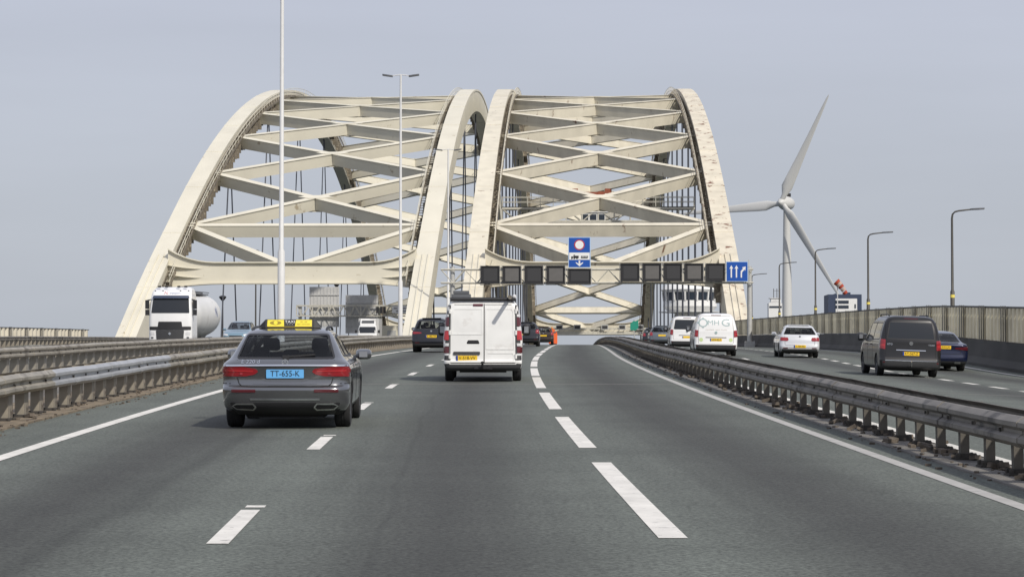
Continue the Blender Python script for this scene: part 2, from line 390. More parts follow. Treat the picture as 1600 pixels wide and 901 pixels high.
def drange(a, b, near=.5, far=6.0):
    out = [a]
    while out[-1] < b: out.append(min(b, out[-1] + max(near, min(far, abs(out[-1]) * .02 + .5))))
    return out
def zat(zf, d, o): return zf(d, o) if zf is zfR else zf(d)
def zfR(d, o=11.5): return zr(d) - .05 - slopeR(d) * max(0, o - 4.8)
def sheet(name, offs, d0, d1, zf, material, thick=0.0, kind='structure', step=(.8, 6)):
    """road-like sheet: offs list of lateral offsets (may be functions of d); UV in metres"""
    ds = drange(d0, d1, *step); mb = MB(); uvs = []
    n = len(offs)
    rows = []
    for d in ds:
        for o in offs:
            oo = o(d) if callable(o) else o
            mb.v.append((X0(d) + oo, d, zat(zf, d, oo))); uvs.append((oo, d))
    for i in range(len(ds) - 1):
        for k in range(n - 1):
            mb.f.append((i * n + k, i * n + k + 1, (i + 1) * n + k + 1, (i + 1) * n + k)); mb.m.append(0)
    if thick:
        base = len(mb.v)
        for d in ds:
            for o in (offs[0], offs[-1]):
                oo = o(d) if callable(o) else o
                mb.v.append((X0(d) + oo, d, zat(zf, d, oo) - thick)); uvs.append((oo, d))
        for i in range(len(ds) - 1):
            a, b2 = base + 2 * i, base + 2 * i + 2
            mb.f.append((a, a + 1, b2 + 1, b2)); mb.m.append(0)
            mb.f.append((i * n, (i + 1) * n, b2, a)); mb.m.append(0)
            mb.f.append((i * n + n - 1, a + 1, b2 + 1, (i + 1) * n + n - 1)); mb.m.append(0)
    o = mb.build(name, material, recalc=bool(thick))
    me = o.data; ul = me.uv_layers.new(name='metres')
    for lp in me.loops: ul.data[lp.index].uv = uvs[lp.vertex_index]
    if not thick:
        bm = bmesh.new(); bm.from_mesh(me)
        for f in bm.faces:
            if f.normal.z < 0: f.normal_flip()
        bm.to_mesh(me); bm.free()
    me.polygons.foreach_set('use_smooth', [True] * len(me.polygons)); me.set_sharp_from_angle(angle=R(30))
    tag(o, kind=kind); return o
# ================================================================== GROUND AND ROADS
wmb = MB(); wmb.add([(-9000, -400, -23), (9000, -400, -23), (9000, 15000, -23), (-9000, 15000, -23)], [(0, 1, 2, 3)])
tag(wmb.build('water', M_water), kind='structure')
zf0 = lambda d: zr(d)
zfL = lambda d: zr(d) + dzL(d)
D0, D1 = -40, 760
def par_off(d):      # inner face of the parapet on the exit side
    return 17.6 - 2.6 * sm(165, 240, d)
sheet('road', [-8.15, -7, -5, -3, -1, 1, 3, 3.75], D0, D1, zf0, M_road, thick=1.0)
sheet('exit_road', [4.44, 7, 9, 11, 13, 15, par_off], D0, D1, zfR, M_road2, thick=1.0)
sheet('oncoming_road', [-37.5, -33, -29, -25, -21, -17, -15.2], D0, D1, zfL, M_road3, thick=1.0)
sheet('verge_strip', [-9.9, -9.2, -8.6, -8.15], D0, D1, lambda d: zr(d) + .03, M_dirt, thick=.9)
sheet('median_slab', [-15.2, -12.5, -9.9], D0, D1, lambda d: zr(d) - .55, M_conc, thick=.8)
sheet('kerb_strip', [3.75, 4.1, 4.42], D0, D1, lambda d: zr(d) + .02, M_conc, thick=.95)
sheet('footway', [-44.5, -40, -37.5], D0, 300, lambda d: zr(d) + DZL + .12, M_conc, thick=.9)

# ---- painted markings: sheets 5 mm above the asphalt
def stripe(mb, off, d0, d1, w, zf, n=None):
    n = n or max(1, int((d1 - d0) / 3))
    P = lambda o, q: (X0(q) + o, q, zat(zf, q, o) + .005)
    for i in range(n):
        a = d0 + (d1 - d0) * i / n; b = d0 + (d1 - d0) * (i + 1) / n
        mb.add([P(off - w / 2, a), P(off + w / 2, a), P(off + w / 2, b), P(off - w / 2, b)], [(0, 1, 2, 3)])
mk = MB()
stripe(mk, -6.93, -10, 700, .20, zf0, 240)
def ysolve(y):                     # photo row -> metres ahead on the middle carriageway
    return float(min(np.arange(12, 211, .1), key=lambda q: abs(589 - 3800 * (zr(q) - CAM_H) / q - y)))
d = ysolve(850)
while d < 420:
    stripe(mk, -3.40, d, d + 3.0, .165, zf0)
    d += 12
d = ysolve(850) + 3.25
while d < 200:                       # small reflector bars just past each dash
    stripe(mk, -3.385, d, d + .22, .17, zf0, 1); d += 12
# block line on the right of the middle lane (short gaps)
blocks = [(840, 722), (699, 651), (639, 613), (606, 589), (587, 575), (572.5, 564), (562.5, 556.5), (555.5, 551.5), (550.5, 547.3), (546.5, 544.2), (543.6, 541.6)]
for yn, yf in blocks: stripe(mk, 0.0, ysolve(yn), ysolve(yf), .22, zf0, 4)
d = ysolve(541.6) + 3
while d < 420: stripe(mk, 0.0, d, d + 9, .22, zf0, 3); d += 12
tag(mk.build('road_markings', M_white), kind='structure')
mk = MB(); stripe(mk, 3.30, -10, 700, .16, zf0, 240); tag(mk.build('worn_edge_marking', M_whited), kind='structure')
mk = MB()
stripe(mk, 4.78, -10, 700, .18, zfR, 240)
d = 40.0
while d < 400: stripe(mk, 8.65, d, d + 3, .16, zfR); d += 12
d = 52.0
while d < 170: stripe(mk, 12.3, d, d + 2.0, .22, zfR); d += 4.0
stripe(mk, 16.8, -10, 165, .20, zfR, 60)
tag(mk.build('exit_road_markings', M_white), kind='structure')
mk = MB()
for o_ in (-16.3, -36.6): stripe(mk, o_, -10, 700, .2, zfL, 240)
for o_ in (-20.0, -23.6, -29.0, -32.6):
    d = 20.0
    while d < 500: stripe(mk, o_, d, d + 3, .16, zfL); d += 12
tag(mk.build('oncoming_road_markings', M_white), kind='structure')
# pale expansion joints across the deck
mk = MB()
M_joint = mat('pale_joint_strip', (.16, .155, .14), .8, var=.2, vscale=2)
for dj in (57.2, 212.0):
    for offa, offb, zf in ((-6.8, 3.1, zf0), (5.2, 16.3, zfR)):
        for i in range(8):
            oa, ob_ = offa + (offb - offa) * i / 8, offa + (offb - offa) * (i + 1) / 8
            mk.add([(X0(q) + o, q, zat(zf, q, o) + .003) for o, q in ((oa, dj), (ob_, dj), (ob_, dj + .25), (oa, dj + .25))], [(0, 1, 2, 3)])
tag(mk.build('expansion_joints', M_joint), kind='structure')

# ---- grit and litter lying along the verges
gm = MB()
for i in range(900):
    d = random.uniform(16, 110); side = random.random()
    if side < .62: off = random.choice([random.gauss(-8.2, .25), random.uniform(-9.3, -7.8)]); off = min(off, -7.5); zb = zr(d) + (.03 if off < -8.15 else 0)
    else: off = random.uniform(3.5, 4.35); zb = zr(d) + (.02 if off > 3.75 else 0)
    s_ = random.uniform(.008, .035)
    gm.box((X0(d) + off, d, zb + s_ * .3), (s_ * random.uniform(.8, 2.2), s_ * random.uniform(.8, 2.4), s_), rot=Matrix.Rotation(random.uniform(0, 3), 3, 'Z'))
for i in range(330):            # broken mortar lumps round the post feet
    d = 16 + 60 * random.random() ** 1.6; lf = random.random() < .25
    off = random.gauss(-8.55, .18) if lf else random.gauss(4.10, .12); s_ = random.uniform(.025, .075)
    gm.box((X0(d) + off, d, zr(d) + .045 + s_ * .2), (s_ * random.uniform(.8, 2.2), s_ * random.uniform(.8, 2.2), s_ * .8), rot=Matrix.Rotation(random.uniform(0, 3), 3, 'Z') @ Matrix.Rotation(random.uniform(-.5, .5), 3, 'X'))
tag(gm.build('roadside_grit', mat('grit_stones', (.115, .095, .075), .9, var=.4, vscale=9)), 'loose grit and small stones along both verges of the middle carriageway', 'grit', kind='stuff')

# ================================================================== GUARD RAILS
WPROF = [(0, -.155), (.02, -.15), (.085, -.10), (.085, -.055), (.025, -.015), (.025, .015), (.085, .055), (.085, .10), (.02, .15), (0, .155)]
def w_rail(mb, offf, zf, d0, d1, zc, face, scale=1.0, near=.6, far=5):
    """W-beam with its ridges facing +x (face=1) or -x (face=-1)"""
    ds = drange(d0, d1, near, far); t = .02
    rings = []
    ds += [min(d1, d + .001) for d in ds[-1:]][:0]
    wob = lambda d: .004 * math.sin(d * 1.31) + .008 * math.sin(d * .43 + 1) + .003 * math.sin(d * 2.9)
    for d in ds:
        o = offf(d) + wob(d); x = X0(d) + o; z = zf(d) + zc + .6 * wob(d + 7)
        outer = [(x + face * u * scale, d, z + v * scale) for u, v in WPROF]
        inner = [(x + face * (u * scale - t), d, z + v * scale) for u, v in reversed(WPROF)]
        rings.append(outer + inner)
    mb.sweep(rings)
    d = d0 + 2.1
    while d < min(d1 - .5, 110):         # lapped joints every four metres
        rr = []
        for q in (d, d + .32):
            x = X0(q) + offf(q) + wob(q); z = zf(q) + zc + .6 * wob(q + 7)
            rr.append([(x + face * (u * scale + .010), q, z + v * scale * 1.03) for u, v in WPROF] + [(x + face * (u * scale - .004), q, z + v * scale * 1.0) for u, v in reversed(WPROF)])
        mb.sweep(rr); d += 4.0
def rail_thing(name, label, offf, zf, d0, d1, sides, zc, post_dims, post_step, mats, group, base=None, spacer=None, postside=0, h=.75):
    org = (X0(d0) + offf(d0), d0, zf(d0))
    t = thing(name, org, label, 'guard rail', group)
    for (sd, sep_, a, b, mt, nm) in sides:
        mb = MB(); w_rail(mb, lambda d: offf(d) + sep_, zf, a, b, zc, sd)
        mb.build(nm, mt, t, origin=org, smooth=40)
    pw, pl, ph = post_dims
    pm = MB()
    # C-shaped post plate with a splayed foot
    pm.box((0, 0, ph / 2), (pw, .012, ph)); pm.box((-pw / 2 + .006, pl / 2, ph / 2), (.012, pl, ph)); pm.box((pw / 2 - .006, pl / 2, ph / 2), (.012, pl, ph))
    me = take(pm.build('post', mats[0]))
    fm = MB(); fm.box((0, .02, .012), (pw + .16, pl + .14, .024)); fm.box((0, .02, .045), (pw + .05, pl + .05, .05))
    for sx in (-1, 1):
        for sy in (-1, 1): fm.lathe([(.028, .02), (.028, .06), (.016, .075)], 6, c=(sx * (pw / 2 + .045), .02 + sy * (pl / 2 + .03), 0))
    fme = take(fm.build('post_foot', M_foot))
    sme = None; bme = []
    for (sd, sep_, *_r) in sides[:1]:
        b_ = MB(); b_.box((sd * (abs(sep_) + .035) - postside, .0, zc), (.03, .055, .035)); bme.append(take(b_.build('bolt_hole_shade', M_foot)))  # dark block paints in the shadowed bolt hole in the beam's recess
    if spacer:
        s_ = MB(); s_.box((0, 0, 0), spacer); sme = take(s_.build('spacer_block', mats[1]))
    d = d0 + .4; k = 0; rest = MB()
    while d < d1:
        x, z = X0(d) + offf(d) + postside, zf(d)
        p = (x - org[0], d - org[1], z - org[2])
        if d > 14:
            if k < 100:
                po = put('post', me, t, p, (0, 0, -heading(d)))
                po.rotation_euler = (random.gauss(0, .014), random.gauss(0, .014), -heading(d))
                if k < 60:
                    put('post_foot', fme, po)
                    for bl in bme: put('bolt_hole_shade', bl, po)
                if sme: put('spacer_block', sme, t, (p[0], p[1], p[2] + zc), (0, 0, -heading(d)))
            else:
                rest.box((p[0], p[1], p[2] + ph / 2), (pw, pl, ph))
                if spacer: rest.box((p[0], p[1], p[2] + zc), spacer)
            k += 1
        d += post_step
    if rest.v: tag(rest.build('distant_posts', mats[0], t), kind='stuff')
    return t
offA = lambda d: -8.62 + 1.0 * sm(150, 225, d)
tA = rail_thing('guard_rail', 'weathered steel guard rail with one newer bluish section beside the left lane', offA, zf0, 6, 420,
    [(1, .14, 6, 40.6, M_galv, 'rail_beam'), (1, .143, 40.4, 55, M_galvn, 'newer_rail_beam'), (1, .14, 54.8, 420, M_galv, 'rail_beam'), (-1, -.2, 6, 420, M_galv, 'rail_beam')],
    .57, (.15, .36, .72), 1.333, (M_post, M_galv), 'guard rails', spacer=(.30, .14, .20))
offB = lambda d: -14.75 + .0 * d
zB = lambda d: zr(d) - .08
tB = rail_thing('guard_rail', 'second steel guard rail, between the lighting masts and the oncoming carriageway', offB, zB, 20, 420,
    [(1, .18, 20, 420, M_galv, 'rail_beam'), (-1, -.18, 20, 420, M_galv, 'rail_beam')], .66, (.20, .34, .80), 1.333, (M_galv, M_galv), 'guard rails', spacer=(.30, .12, .20))
offC = lambda d: -36.6 - .9
zC = lambda d: zr(d) + DZL + .12
tC = rail_thing('guard_rail', 'farthest guard rail, beyond the tanker truck at the far side of the oncoming carriageway', offC, zC, 110, 330,
    [(1, .1, 110, 330, M_galvd, 'rail_beam')], .85, (.3, .12, 1.0), 1.333, (M_post, M_galvd), 'guard rails')
offR = lambda d: 4.19 + 0 * d
tR = rail_thing('guard_rail', 'sooty double-sided guard rail between the empty right lane and the exit carriageway', offR, lambda d: zr(d) + .02, 6, 420,
    [(-1, -.20, 6, 420, M_galvd, 'rail_beam'), (1, .20, 6, 420, M_galvd, 'rail_beam')], .48, (.10, .12, .60), 1.333, (M_postd, M_galvd), 'guard rails', spacer=(.38, .12, .18), postside=-.05)

# ================================================================== PARAPETS AND FENCES
def fence(name, label, offf, zf, d0, d1, wall_h, sheet_h, pitch, amp, sheet_m, wall_m, post_step, inward, post_m):
    org = (X0(d0) + offf(d0), d0, zf(d0)); t = thing(name, org, label, 'fence', 'sheet fences along the viaduct edges')
    if wall_h:
        ds = drange(d0, d1, 1.5, 5); rings = []
        prof = [(0, -.9), (0, .08), (.22, .32), (.34, wall_h), (.62, wall_h), (.62, -.9)]
        for d in ds: rings.append([(X0(d) + offf(d) + inward * u, d, zf(d) + v) for u, v in prof])
        w = MB(); w.sweep(rings); w.build('concrete_wall', wall_m, t, origin=org)
    s_ = MB(); rings = []; d = d0; i = 0; th = .03
    seq = [(0, .0), (.30, .0), (.48, 1.0), (.80, 1.0), (1.0, 0)]
    while d < d1:
        for fr, a in seq[:-1]:
            dd = d + fr * pitch
            if dd > d1: break
            x = X0(dd) + offf(dd) + inward * (.46 + amp * (.5 - a)); z0 = zf(dd) + wall_h + .02; z1 = z0 + sheet_h
            rings.append([(x, dd, z0), (x, dd, z1), (x + inward * th, dd, z1), (x + inward * th, dd, z0)])
        d += pitch
    s_.sweep(rings); s_.build('profiled_sheet', sheet_m, t, origin=org)
    c = MB(); rings = []
    for d in drange(d0, d1, 1.5, 5):
        x = X0(d) + offf(d) + inward * .46; z = zf(d) + wall_h + sheet_h + .025
        rings.append([(x - .12, d, z), (x - .12, d, z + .07), (x + .12, d, z + .07), (x + .12, d, z)])
    c.sweep(rings); c.build('top_rail', M_fencecap, t, origin=org)
    pm = MB(); hh = sheet_h + .10
    pm.box((0, 0, hh / 2), (.02, .14, hh)); pm.box((-.08, 0, hh / 2), (.016, .16, hh)); pm.box((.08, 0, hh / 2), (.016, .16, hh))
    me = take(pm.build('post', post_m))
    d = d0 + 1; k = 0
    while d < d1 and k < 95:
        put('post', me, t, (X0(d) + offf(d) + inward * (.46 - amp / 2 - .13) - org[0], d - org[1], zf(d) + wall_h + .02 - org[2])); k += 1
        d += post_step
    return t
fence('sheet_fence', 'tall cream profiled sheet fence on a dark concrete parapet behind the black van', par_off, lambda d: zfR(d, 16), 20, 222, 1.00, 1.26, .80, .28, M_fence, M_concd, 4.8, 1, M_lampd)
fence('sheet_fence', 'short pale cream sheet fence at the left edge, ending before the arch foot', lambda d: -42.7 + 0 * d, lambda d: zr(d) + DZL + .12, 150, 222, 0, 1.65, 1.4, .34, M_fencel, M_conc, 5.6, -1, M_fencecap)
pw = MB(); rings = []
org = (X0(222) + par_off(222), 222, zfR(222))
for d in drange(222, 520, 2, 5):
    x = X0(d) + par_off(d); z = zfR(d, 16)
    rings.append([(x, d, z - .9), (x, d, z + .08), (x + .2, d, z + .3), (x + .3, d, z + .98), (x + .6, d, z + .98), (x + .6, d, z - .9)])
pw.sweep(rings); tag(pw.build('parapet_wall', M_concd, origin=org), 'dark concrete parapet wall continuing past the foot of the right arch', 'wall')

# ================================================================== ARCH BRIDGES
DC = 379.0
def za(d): return 43.05 - .00166 * (d - DC) ** 2
def tn(d):
    s_ = -2 * .00166 * (d - DC); L_ = math.hypot(1, s_)
    return Vector((0, 1 / L_, s_ / L_)), Vector((0, -s_ / L_, 1 / L_))
NODES = [254 + 18.107 * k for k in range(15)]
PORT = 241.5
def arch_bridge(label, xl, xr, mats, splay, org):
    t = thing('arch_bridge', org, label, 'bridge', 'steel arch bridges')
    for xi, (xc, inner) in enumerate(((xl, 1), (xr, -1))):
        mb = MB(); rings = []; W, H = 1.75, 3.1
        lip = .10
        sec = [(-W / 2, -H / 2), (W / 2, -H / 2), (W / 2, H / 2 - .25), (W / 2 + lip, H / 2 - .25), (W / 2 + lip, H / 2), (-W / 2 - lip, H / 2), (-W / 2 - lip, H / 2 - .25), (-W / 2, H / 2 - .25)]
        ds = [206 + (552 - 206) * i / 72 for i in range(73)]
        for d in ds:
            _, n = tn(d); k = 1.0 + .95 * max(0, (abs(d - DC) - 128) / 45)
            rings.append([Vector((xc + u, d, za(d))) + n * (v * k) for u, v in sec])
        mb.sweep(rings)
        for i in range(3, 70, 3):       # bolted splice straps round the box
            rr = []
            for dd in (ds[i], ds[i] + .45):
                _, n = tn(dd); k = 1.0 + .95 * max(0, (abs(dd - DC) - 128) / 45)
                rr.append([Vector((xc + u * 1.012, dd, za(dd))) + n * (v * k + (.03 if v > 0 else -.03)) for u, v in sec])
            mb.sweep(rr)
        ar = mb.build('arch_rib', mats[xi], t, origin=org, smooth=25)
        # two stiffener ridges on the lower legs
        for d_a, d_b in ((207, 243), (515, 551)):
            for u in (-.28, .28):
                rd = MB(); rr = []
                for i in range(9):
                    d = d_a + (d_b - d_a) * i / 8; _, n = tn(d); k = 1.0 + .95 * max(0, (abs(d - DC) - 128) / 45)
                    c = Vector((xc, d, za(d))) + n * (H / 2 * k)
                    rr.append([c + Vector((u - .05, 0, 0)), c + Vector((u + .05, 0, 0)), c + Vector((u + .05, 0, 0)) + n * .12, c + Vector((u - .05, 0, 0)) + n * .12])
                rd.sweep(rr); rd.build('stiffener_ridge', mats[xi], ar, origin=org)
        # inspection stair along the inner face
        st = MB(); xs = xc + inner * (W / 2 + .42)
        d = 238.0
        while d < 520:
            _, n = tn(d); c = Vector((xs, d, za(d))) + n * .75
            st.box(c, (.62, .34, .06)); d += .8
        for dx in (-.36, .36):
            rr = []
            for i in range(90):
                d = 238 + (520 - 238) * i / 89; tt, n = tn(d); c = Vector((xs + dx, d, za(d))) + n * .72
                rr.append([c + Vector((-.03, 0, 0)) - n * .16, c + Vector((.03, 0, 0)) - n * .16, c + Vector((.03, 0, 0)) + n * .14, c + Vector((-.03, 0, 0)) + n * .14])
            st.sweep(rr)
        d = 238.0
        while d < 520:          # hung cable tray and brackets below the stair
            _, n = tn(d); c = Vector((xs - inner * .1, d, za(d))) - n * .55
            st.box(c, (.5, .45, 1.1) if (int(d / 1.7) % 3) else (.6, .2, 1.7)); d += 1.7
        st.build('inspection_stair', M_stair, t, origin=org)
        hr = MB()
        for hh in (1.3, 1.8):
            pts = []
            for i in range(80):
                d = 238 + (520 - 238) * i / 79; _, n = tn(d); pts.append(Vector((xs + inner * .34, d, za(d))) + n * hh)
            hr.tube(pts, .03, 4)
        d = 238.0
        while d < 520:
            _, n = tn(d); c = Vector((xs + inner * .34, d, za(d))); hr.bar(c + n * .7, c + n * 1.8, .04, .04, up=(0, 1, 0)); d += 2.4
        hr.build('stair_handrail', mats[xi], t, origin=org)
        # tie girder at deck level
        tg = MB(); rr = []
        for d in drange(222, 536, 3, 6):
            z = zr(d) + DZL
            rr.append([(xc - .55, d, z - 2.4), (xc + .55, d, z - 2.4), (xc + .55, d, z + .25), (xc - .55, d, z + .25)])
        tg.sweep(rr); tg.build('tie_girder', mats[xi], t, origin=org)
        # hangers
        for k, d in enumerate(NODES):
            if splay and k % 2: continue
            top = za(d) - 1.5
            for s_ in (-1, 1):
                zb = zr(d) + DZL + .2; hgt = top - zb
                dd = min(12.5, .30 * hgt) * s_ if splay else .62 * s_
                hm = MB(); hm.tube([(xc, d + s_ * .35, top), (xc, d + dd + (0 if splay else 0), zb)], .085 if splay else .105, 6)
                hm.build('hanger', M_cable, t, origin=org, smooth=60)
    L_, R_ = xl + .87, xr - .87; xm = (xl + xr) / 2
    def ibeam(mb, p0, p1, up, w=.58, h=1.30, fl=.76, sh=0.0):
        mb.bar(p0, p1, w, h, up=up, shift=sh)
        mb.bar(p0, p1, fl, .055, up=up, shift=h / 2 + .028 + sh)
    P = lambda x, d: Vector((x, d, za(d)))
    for k in range(len(NODES) - 1):
        a, b = NODES[k], NODES[k + 1]; n = (tn(a)[1] + tn(b)[1]).normalized()
        for i, (xa, xb) in enumerate(((L_, R_), (R_, L_))):
            mb = MB(); ibeam(mb, P(xa, a), P(xb, b), n, sh=.006 * i)
            mb.build('cross_brace', mats[2], t, origin=org)
        c = (P(xm, a) + P(xm, b)) / 2
        g = MB(); g.prism([(1.9, 0), (.7, .55), (-.7, .55), (-1.9, 0), (-.7, -.55), (.7, -.55)], lambda u, v, dd: c + Vector((u, 0, 0)) + tn((a + b) / 2)[0] * v + n * dd, .735, .775)
        g.prism([(1.9, 0), (.7, .55), (-.7, .55), (-1.9, 0), (-.7, -.55), (.7, -.55)], lambda u, v, dd: c + Vector((u, 0, 0)) + tn((a + b) / 2)[0] * v + n * dd, -.80, -.74)
        g.build('gusset_plate', mats[2], t, origin=org)
    for d in (NODES[0], NODES[-1]):
        mb = MB(); n = tn(d)[1]; ibeam(mb, P(L_, d) + Vector((0, 0, 0)), P(R_, d), n, w=.7, h=1.25, sh=-.012); mb.build('strut', mats[2], t, origin=org)
    for dp, dn in ((PORT, NODES[0]), (2 * DC - PORT, NODES[-1])):
        zc = za(dp)
        for i, xa in enumerate((L_, R_)):
            mb = MB(); n = ((tn(dp)[1] + tn(dn)[1])).normalized(); ibeam(mb, P(xa, dn), Vector((xm + (-.5 if i == 0 else .5), dp, zc + .7)), n, w=.6, h=1.25, sh=-.02); mb.build('portal_brace', mats[2], t, origin=org)
        # portal beam with flared ends
        hw = (R_ - L_) / 2; fl = 5.2; top, bot = 1.42, -.52
        up_, lo_ = [], []
        for i in range(33):
            x = -hw + 2 * hw * i / 32; e_ = max(0, (abs(x) - (hw - fl)) / fl)
            up_.append((x, top + 1.35 * e_ ** 2.4 + .0)); lo_.append((x, bot - .45 * e_ ** 1.8))
        poly = up_ + lo_[::-1]
        mb = MB()
        for y0 in (-.62,): mb.prism(poly, lambda u, v, dd: Vector((xm + u, dp + dd, zc + v)), -.45, .45)
        for line, s_ in ((up_, 1), (lo_, -1)):
            rr = []
            for x, z in line:
                rr.append([(xm + x, dp - .75, zc + z + s_ * .005), (xm + x, dp + .75, zc + z + s_ * .005), (xm + x, dp + .75, zc + z + s_ * .13), (xm + x, dp - .75, zc + z + s_ * .13)])
            mb.sweep(rr)
        pb = mb.build('portal_beam', mats[2], t, origin=org, smooth=30)
        for s_ in (-1, 1):      # curved ribs at the flared ends
            for zz in (.85, -.05):
                rb = MB(); rr = []
                for i in range(8):
                    x = hw - 3.4 * i / 7; dep = .45 * (1 - (i / 7) ** 1.5) + .02
                    rr.append([(xm + s_ * x, dp - .452 - dep, zc + zz + .35 * (1 - i / 7) ** 2), (xm + s_ * x, dp - .452, zc + zz + .35 * (1 - i / 7) ** 2), (xm + s_ * x, dp - .452, zc + zz + .06 + .35 * (1 - i / 7) ** 2), (xm + s_ * x, dp - .452 - dep, zc + zz + .06 + .35 * (1 - i / 7) ** 2)])
                rb.sweep(rr); rb.build('end_rib', mats[2], pb, origin=org)
    # bearing blocks under the near and far feet
    for d in (207, 551):
        for xc in (xl, xr):
            b_ = MB(); b_.box((xc, d, za(d) - 4.5), (3.4, 4.5, 7)); b_.build('bearing_block', M_conc, t, origin=org)
    return t
arch_bridge('left-hand cream steel arch bridge with splayed hanger pairs, over the oncoming carriageway', -41.5, -15.0, (M_cream, M_cream, M_cream), True, (-28.4, 214, zr(214)))
arch_bridge('right-hand cream steel arch bridge streaked with rust, over the carriageways heading away', -9.9, 15.1, (M_creamr, M_creamr2, M_creamr), False, (2.6, 214, zr(214)))

# rusty stained patch on a brace is a hung inspection crawler beam in red and white
ic = MB(); d = 281.0; zt = zpx(302, d)
for i in range(6):
    x0 = xpx(893 + i * 10.5, d)
    ic.box((x0 + .38, d, zt + (.14 if i in (0, 5) else -.12) + abs(i - 2.5) * .06), (.78, .3, .55), mi=0 if i % 2 == 0 or i > 2 else 1)
tag(ic.build('rusted_crawler_beam', [M_rust, M_cream]), 'red rusted crawler beam lying across the bracing in the middle of the right bridge', 'beam')

# inspection traveller hung inside the right bridge
d = 283.0; zt0, zt1 = zpx(346, d), zpx(326, d)
t = thing('inspection_platform', (2.6, d, zt0), 'grey lattice inspection platform hung across the right bridge, with a small dark cabin', 'platform')
ox = (2.6, d, zt0); mb = MB()
for yy in (-.8, .8):
    for zz in (zt0, zt1): mb.bar((-8.6, d + yy, zz), (13.8, d + yy, zz), .22, .24)
    n = 12
    for i in range(n):
        xa = -8.6 + 22.4 * i / n; xb = xa + 22.4 / n
        mb.bar((xa, d + yy, zt0), (xa, d + yy, zt1), .14, .14, up=(0, 1, 0)); mb.bar((xa, d + yy, zt0 if i % 2 else zt1), (xb, d + yy, zt1 if i % 2 else zt0), .12, .12, up=(0, 1, 0))
mb.build('lattice_truss', M_gantry, t, origin=ox)
mb = MB(); mb.box((2.6, d, zt1 + .17), (22.4, 1.5, .08)); mb.build('walkway', M_black, t, origin=ox)
mb = MB()
for yy in (-.75, .75):
    for hh in (.6, 1.15): mb.tube([(-8.6, d + yy, zt1 + hh + .2), (13.8, d + yy, zt1 + hh + .2)], .035, 5)
    for i in range(16): mb.tube([(-8.6 + i * 1.49, d + yy, zt1 + .2), (-8.6 + i * 1.49, d + yy, zt1 + 1.35)], .035, 5)
mb.build('railing', M_gantry, t, origin=ox)
mb = MB(); xc = xpx(927, d)
mb.box((xc, d, zt0 + .3), (2.8, 1.6, 1.4)); mb.box((xc, d, zt0 + 1.06), (3.2, 1.9, .1)); mb.box((xc, d, zt0 - .45), (3.0, 1.8, .1))
cb = mb.build('cabin', M_build, t, origin=ox)
mb = MB()
for i in range(3): mb.box((xc - .95 + i * .95, d - .81, zt0 + .4), (.75, .04, .8))
mb.build('cabin_window', M_win, cb, origin=ox)

# ================================================================== SIGN GANTRIES
G = 200.0
def gx(px): return xpx(px, G)
def gz(y): return zpx(y, G)
go = (gx(700), G + .8, zr(G))
t = thing('sign_gantry', go, 'pale steel lattice sign gantry spanning the road in front of the right arch bridge', 'gantry')
mb = MB()
xa, xb, z0, z1 = gx(688), gx(1177), gz(441), gz(420)
for yy in (.5, 1.4):
    for zz in (z0, z1): mb.tube([(xa, G + yy, zz), (xb, G + yy, zz)], .075, 6)
    n = 26
    for i in range(n):
        p, q = xa + (xb - xa) * i / n, xa + (xb - xa) * (i + 1) / n
        mb.tube([(p, G + yy, z0 if i % 2 else z1), (q, G + yy, z1 if i % 2 else z0)], .04, 5)
for i in range(14):
    p = xa + (xb - xa) * i / 13
    for zz in (z0, z1): mb.tube([(p, G + .5, zz), (p, G + 1.4, zz)], .035, 5)
mb.build('lattice_truss', M_gantry, t, origin=go)
for px in (706, 1172):
    mb = MB(); mb.tube([(gx(px), G + .95, zr(G) - .6), (gx(px), G + .95, z1 + .25)], [.22, .19], 14); mb.box((gx(px), G + .95, zr(G) + .05), (.8, .8, .5)); mb.build('leg', M_ribs, t, origin=go, smooth=40)
order_l = ['leftmost', 'second from the left', 'third', 'fourth', 'last, under the blue no-entry sign']
def matrix_sign(px0, px1, y0, y1, pale, label):
    x, z, w, h = (gx(px0) + gx(px1)) / 2, (gz(y0) + gz(y1)) / 2, gx(px1) - gx(px0), gz(y0) - gz(y1)
    s_ = thing('matrix_sign', (x, G, z), label, 'matrix sign', 'unlit matrix signs on the near gantry')
    b_ = MB(); b_.box((0, .12, 0), (w, .5, h)); b_.build('housing', M_black, s_)
    b_ = MB()
    for sx in (-1, 1): b_.box((sx * (w / 2 - .04), -.17, 0), (.08, .08, h))
    for sz in (-1, 1): b_.box((0, -.17, sz * (h / 2 - .04)), (w - .16, .08, .08))
    b_.build('frame', M_black, s_)
    b_ = MB(); b_.box((.03, -.145, .0), (w - .42, .025, h - .40)); b_.build('screen', M_screenl if pale else M_screen, s_)
    b_ = MB(); b_.box((-w / 2 - .05, .0, 0), (.05, .12, h + .1)); b_.box((w / 2 + .05, .0, 0), (.05, .12, h + .1)); b_.box((0, .35, -h / 2 - .06), (w + .1, .12, .06)); b_.build('mounting_bracket', M_ribs, s_)
    return s_
row = [(751, 780.5, False), (785, 814, True), (819.5, 848.5, False), (853.5, 883, True), (887.5, 923.5, False)]
labs = ['dark matrix sign at the left end of the gantry, in front of the arch leg', 'pale-screened matrix sign just right of the leftmost dark one', 'dark matrix sign between the two pale ones left of the no-entry sign',
        'pale-screened matrix sign directly left of the blue no-entry sign', 'dark matrix sign hanging directly under the tall blue no-entry sign']
for (a, b, pale), lb in zip(row, labs): matrix_sign(a, b, 415 if b < 885 else 419.5, 443, pale, lb)
row = [(969.5, 999, False), (1004, 1033, True), (1037, 1065.5, False), (1069.5, 1098.5, True), (1103, 1132.5, False)]
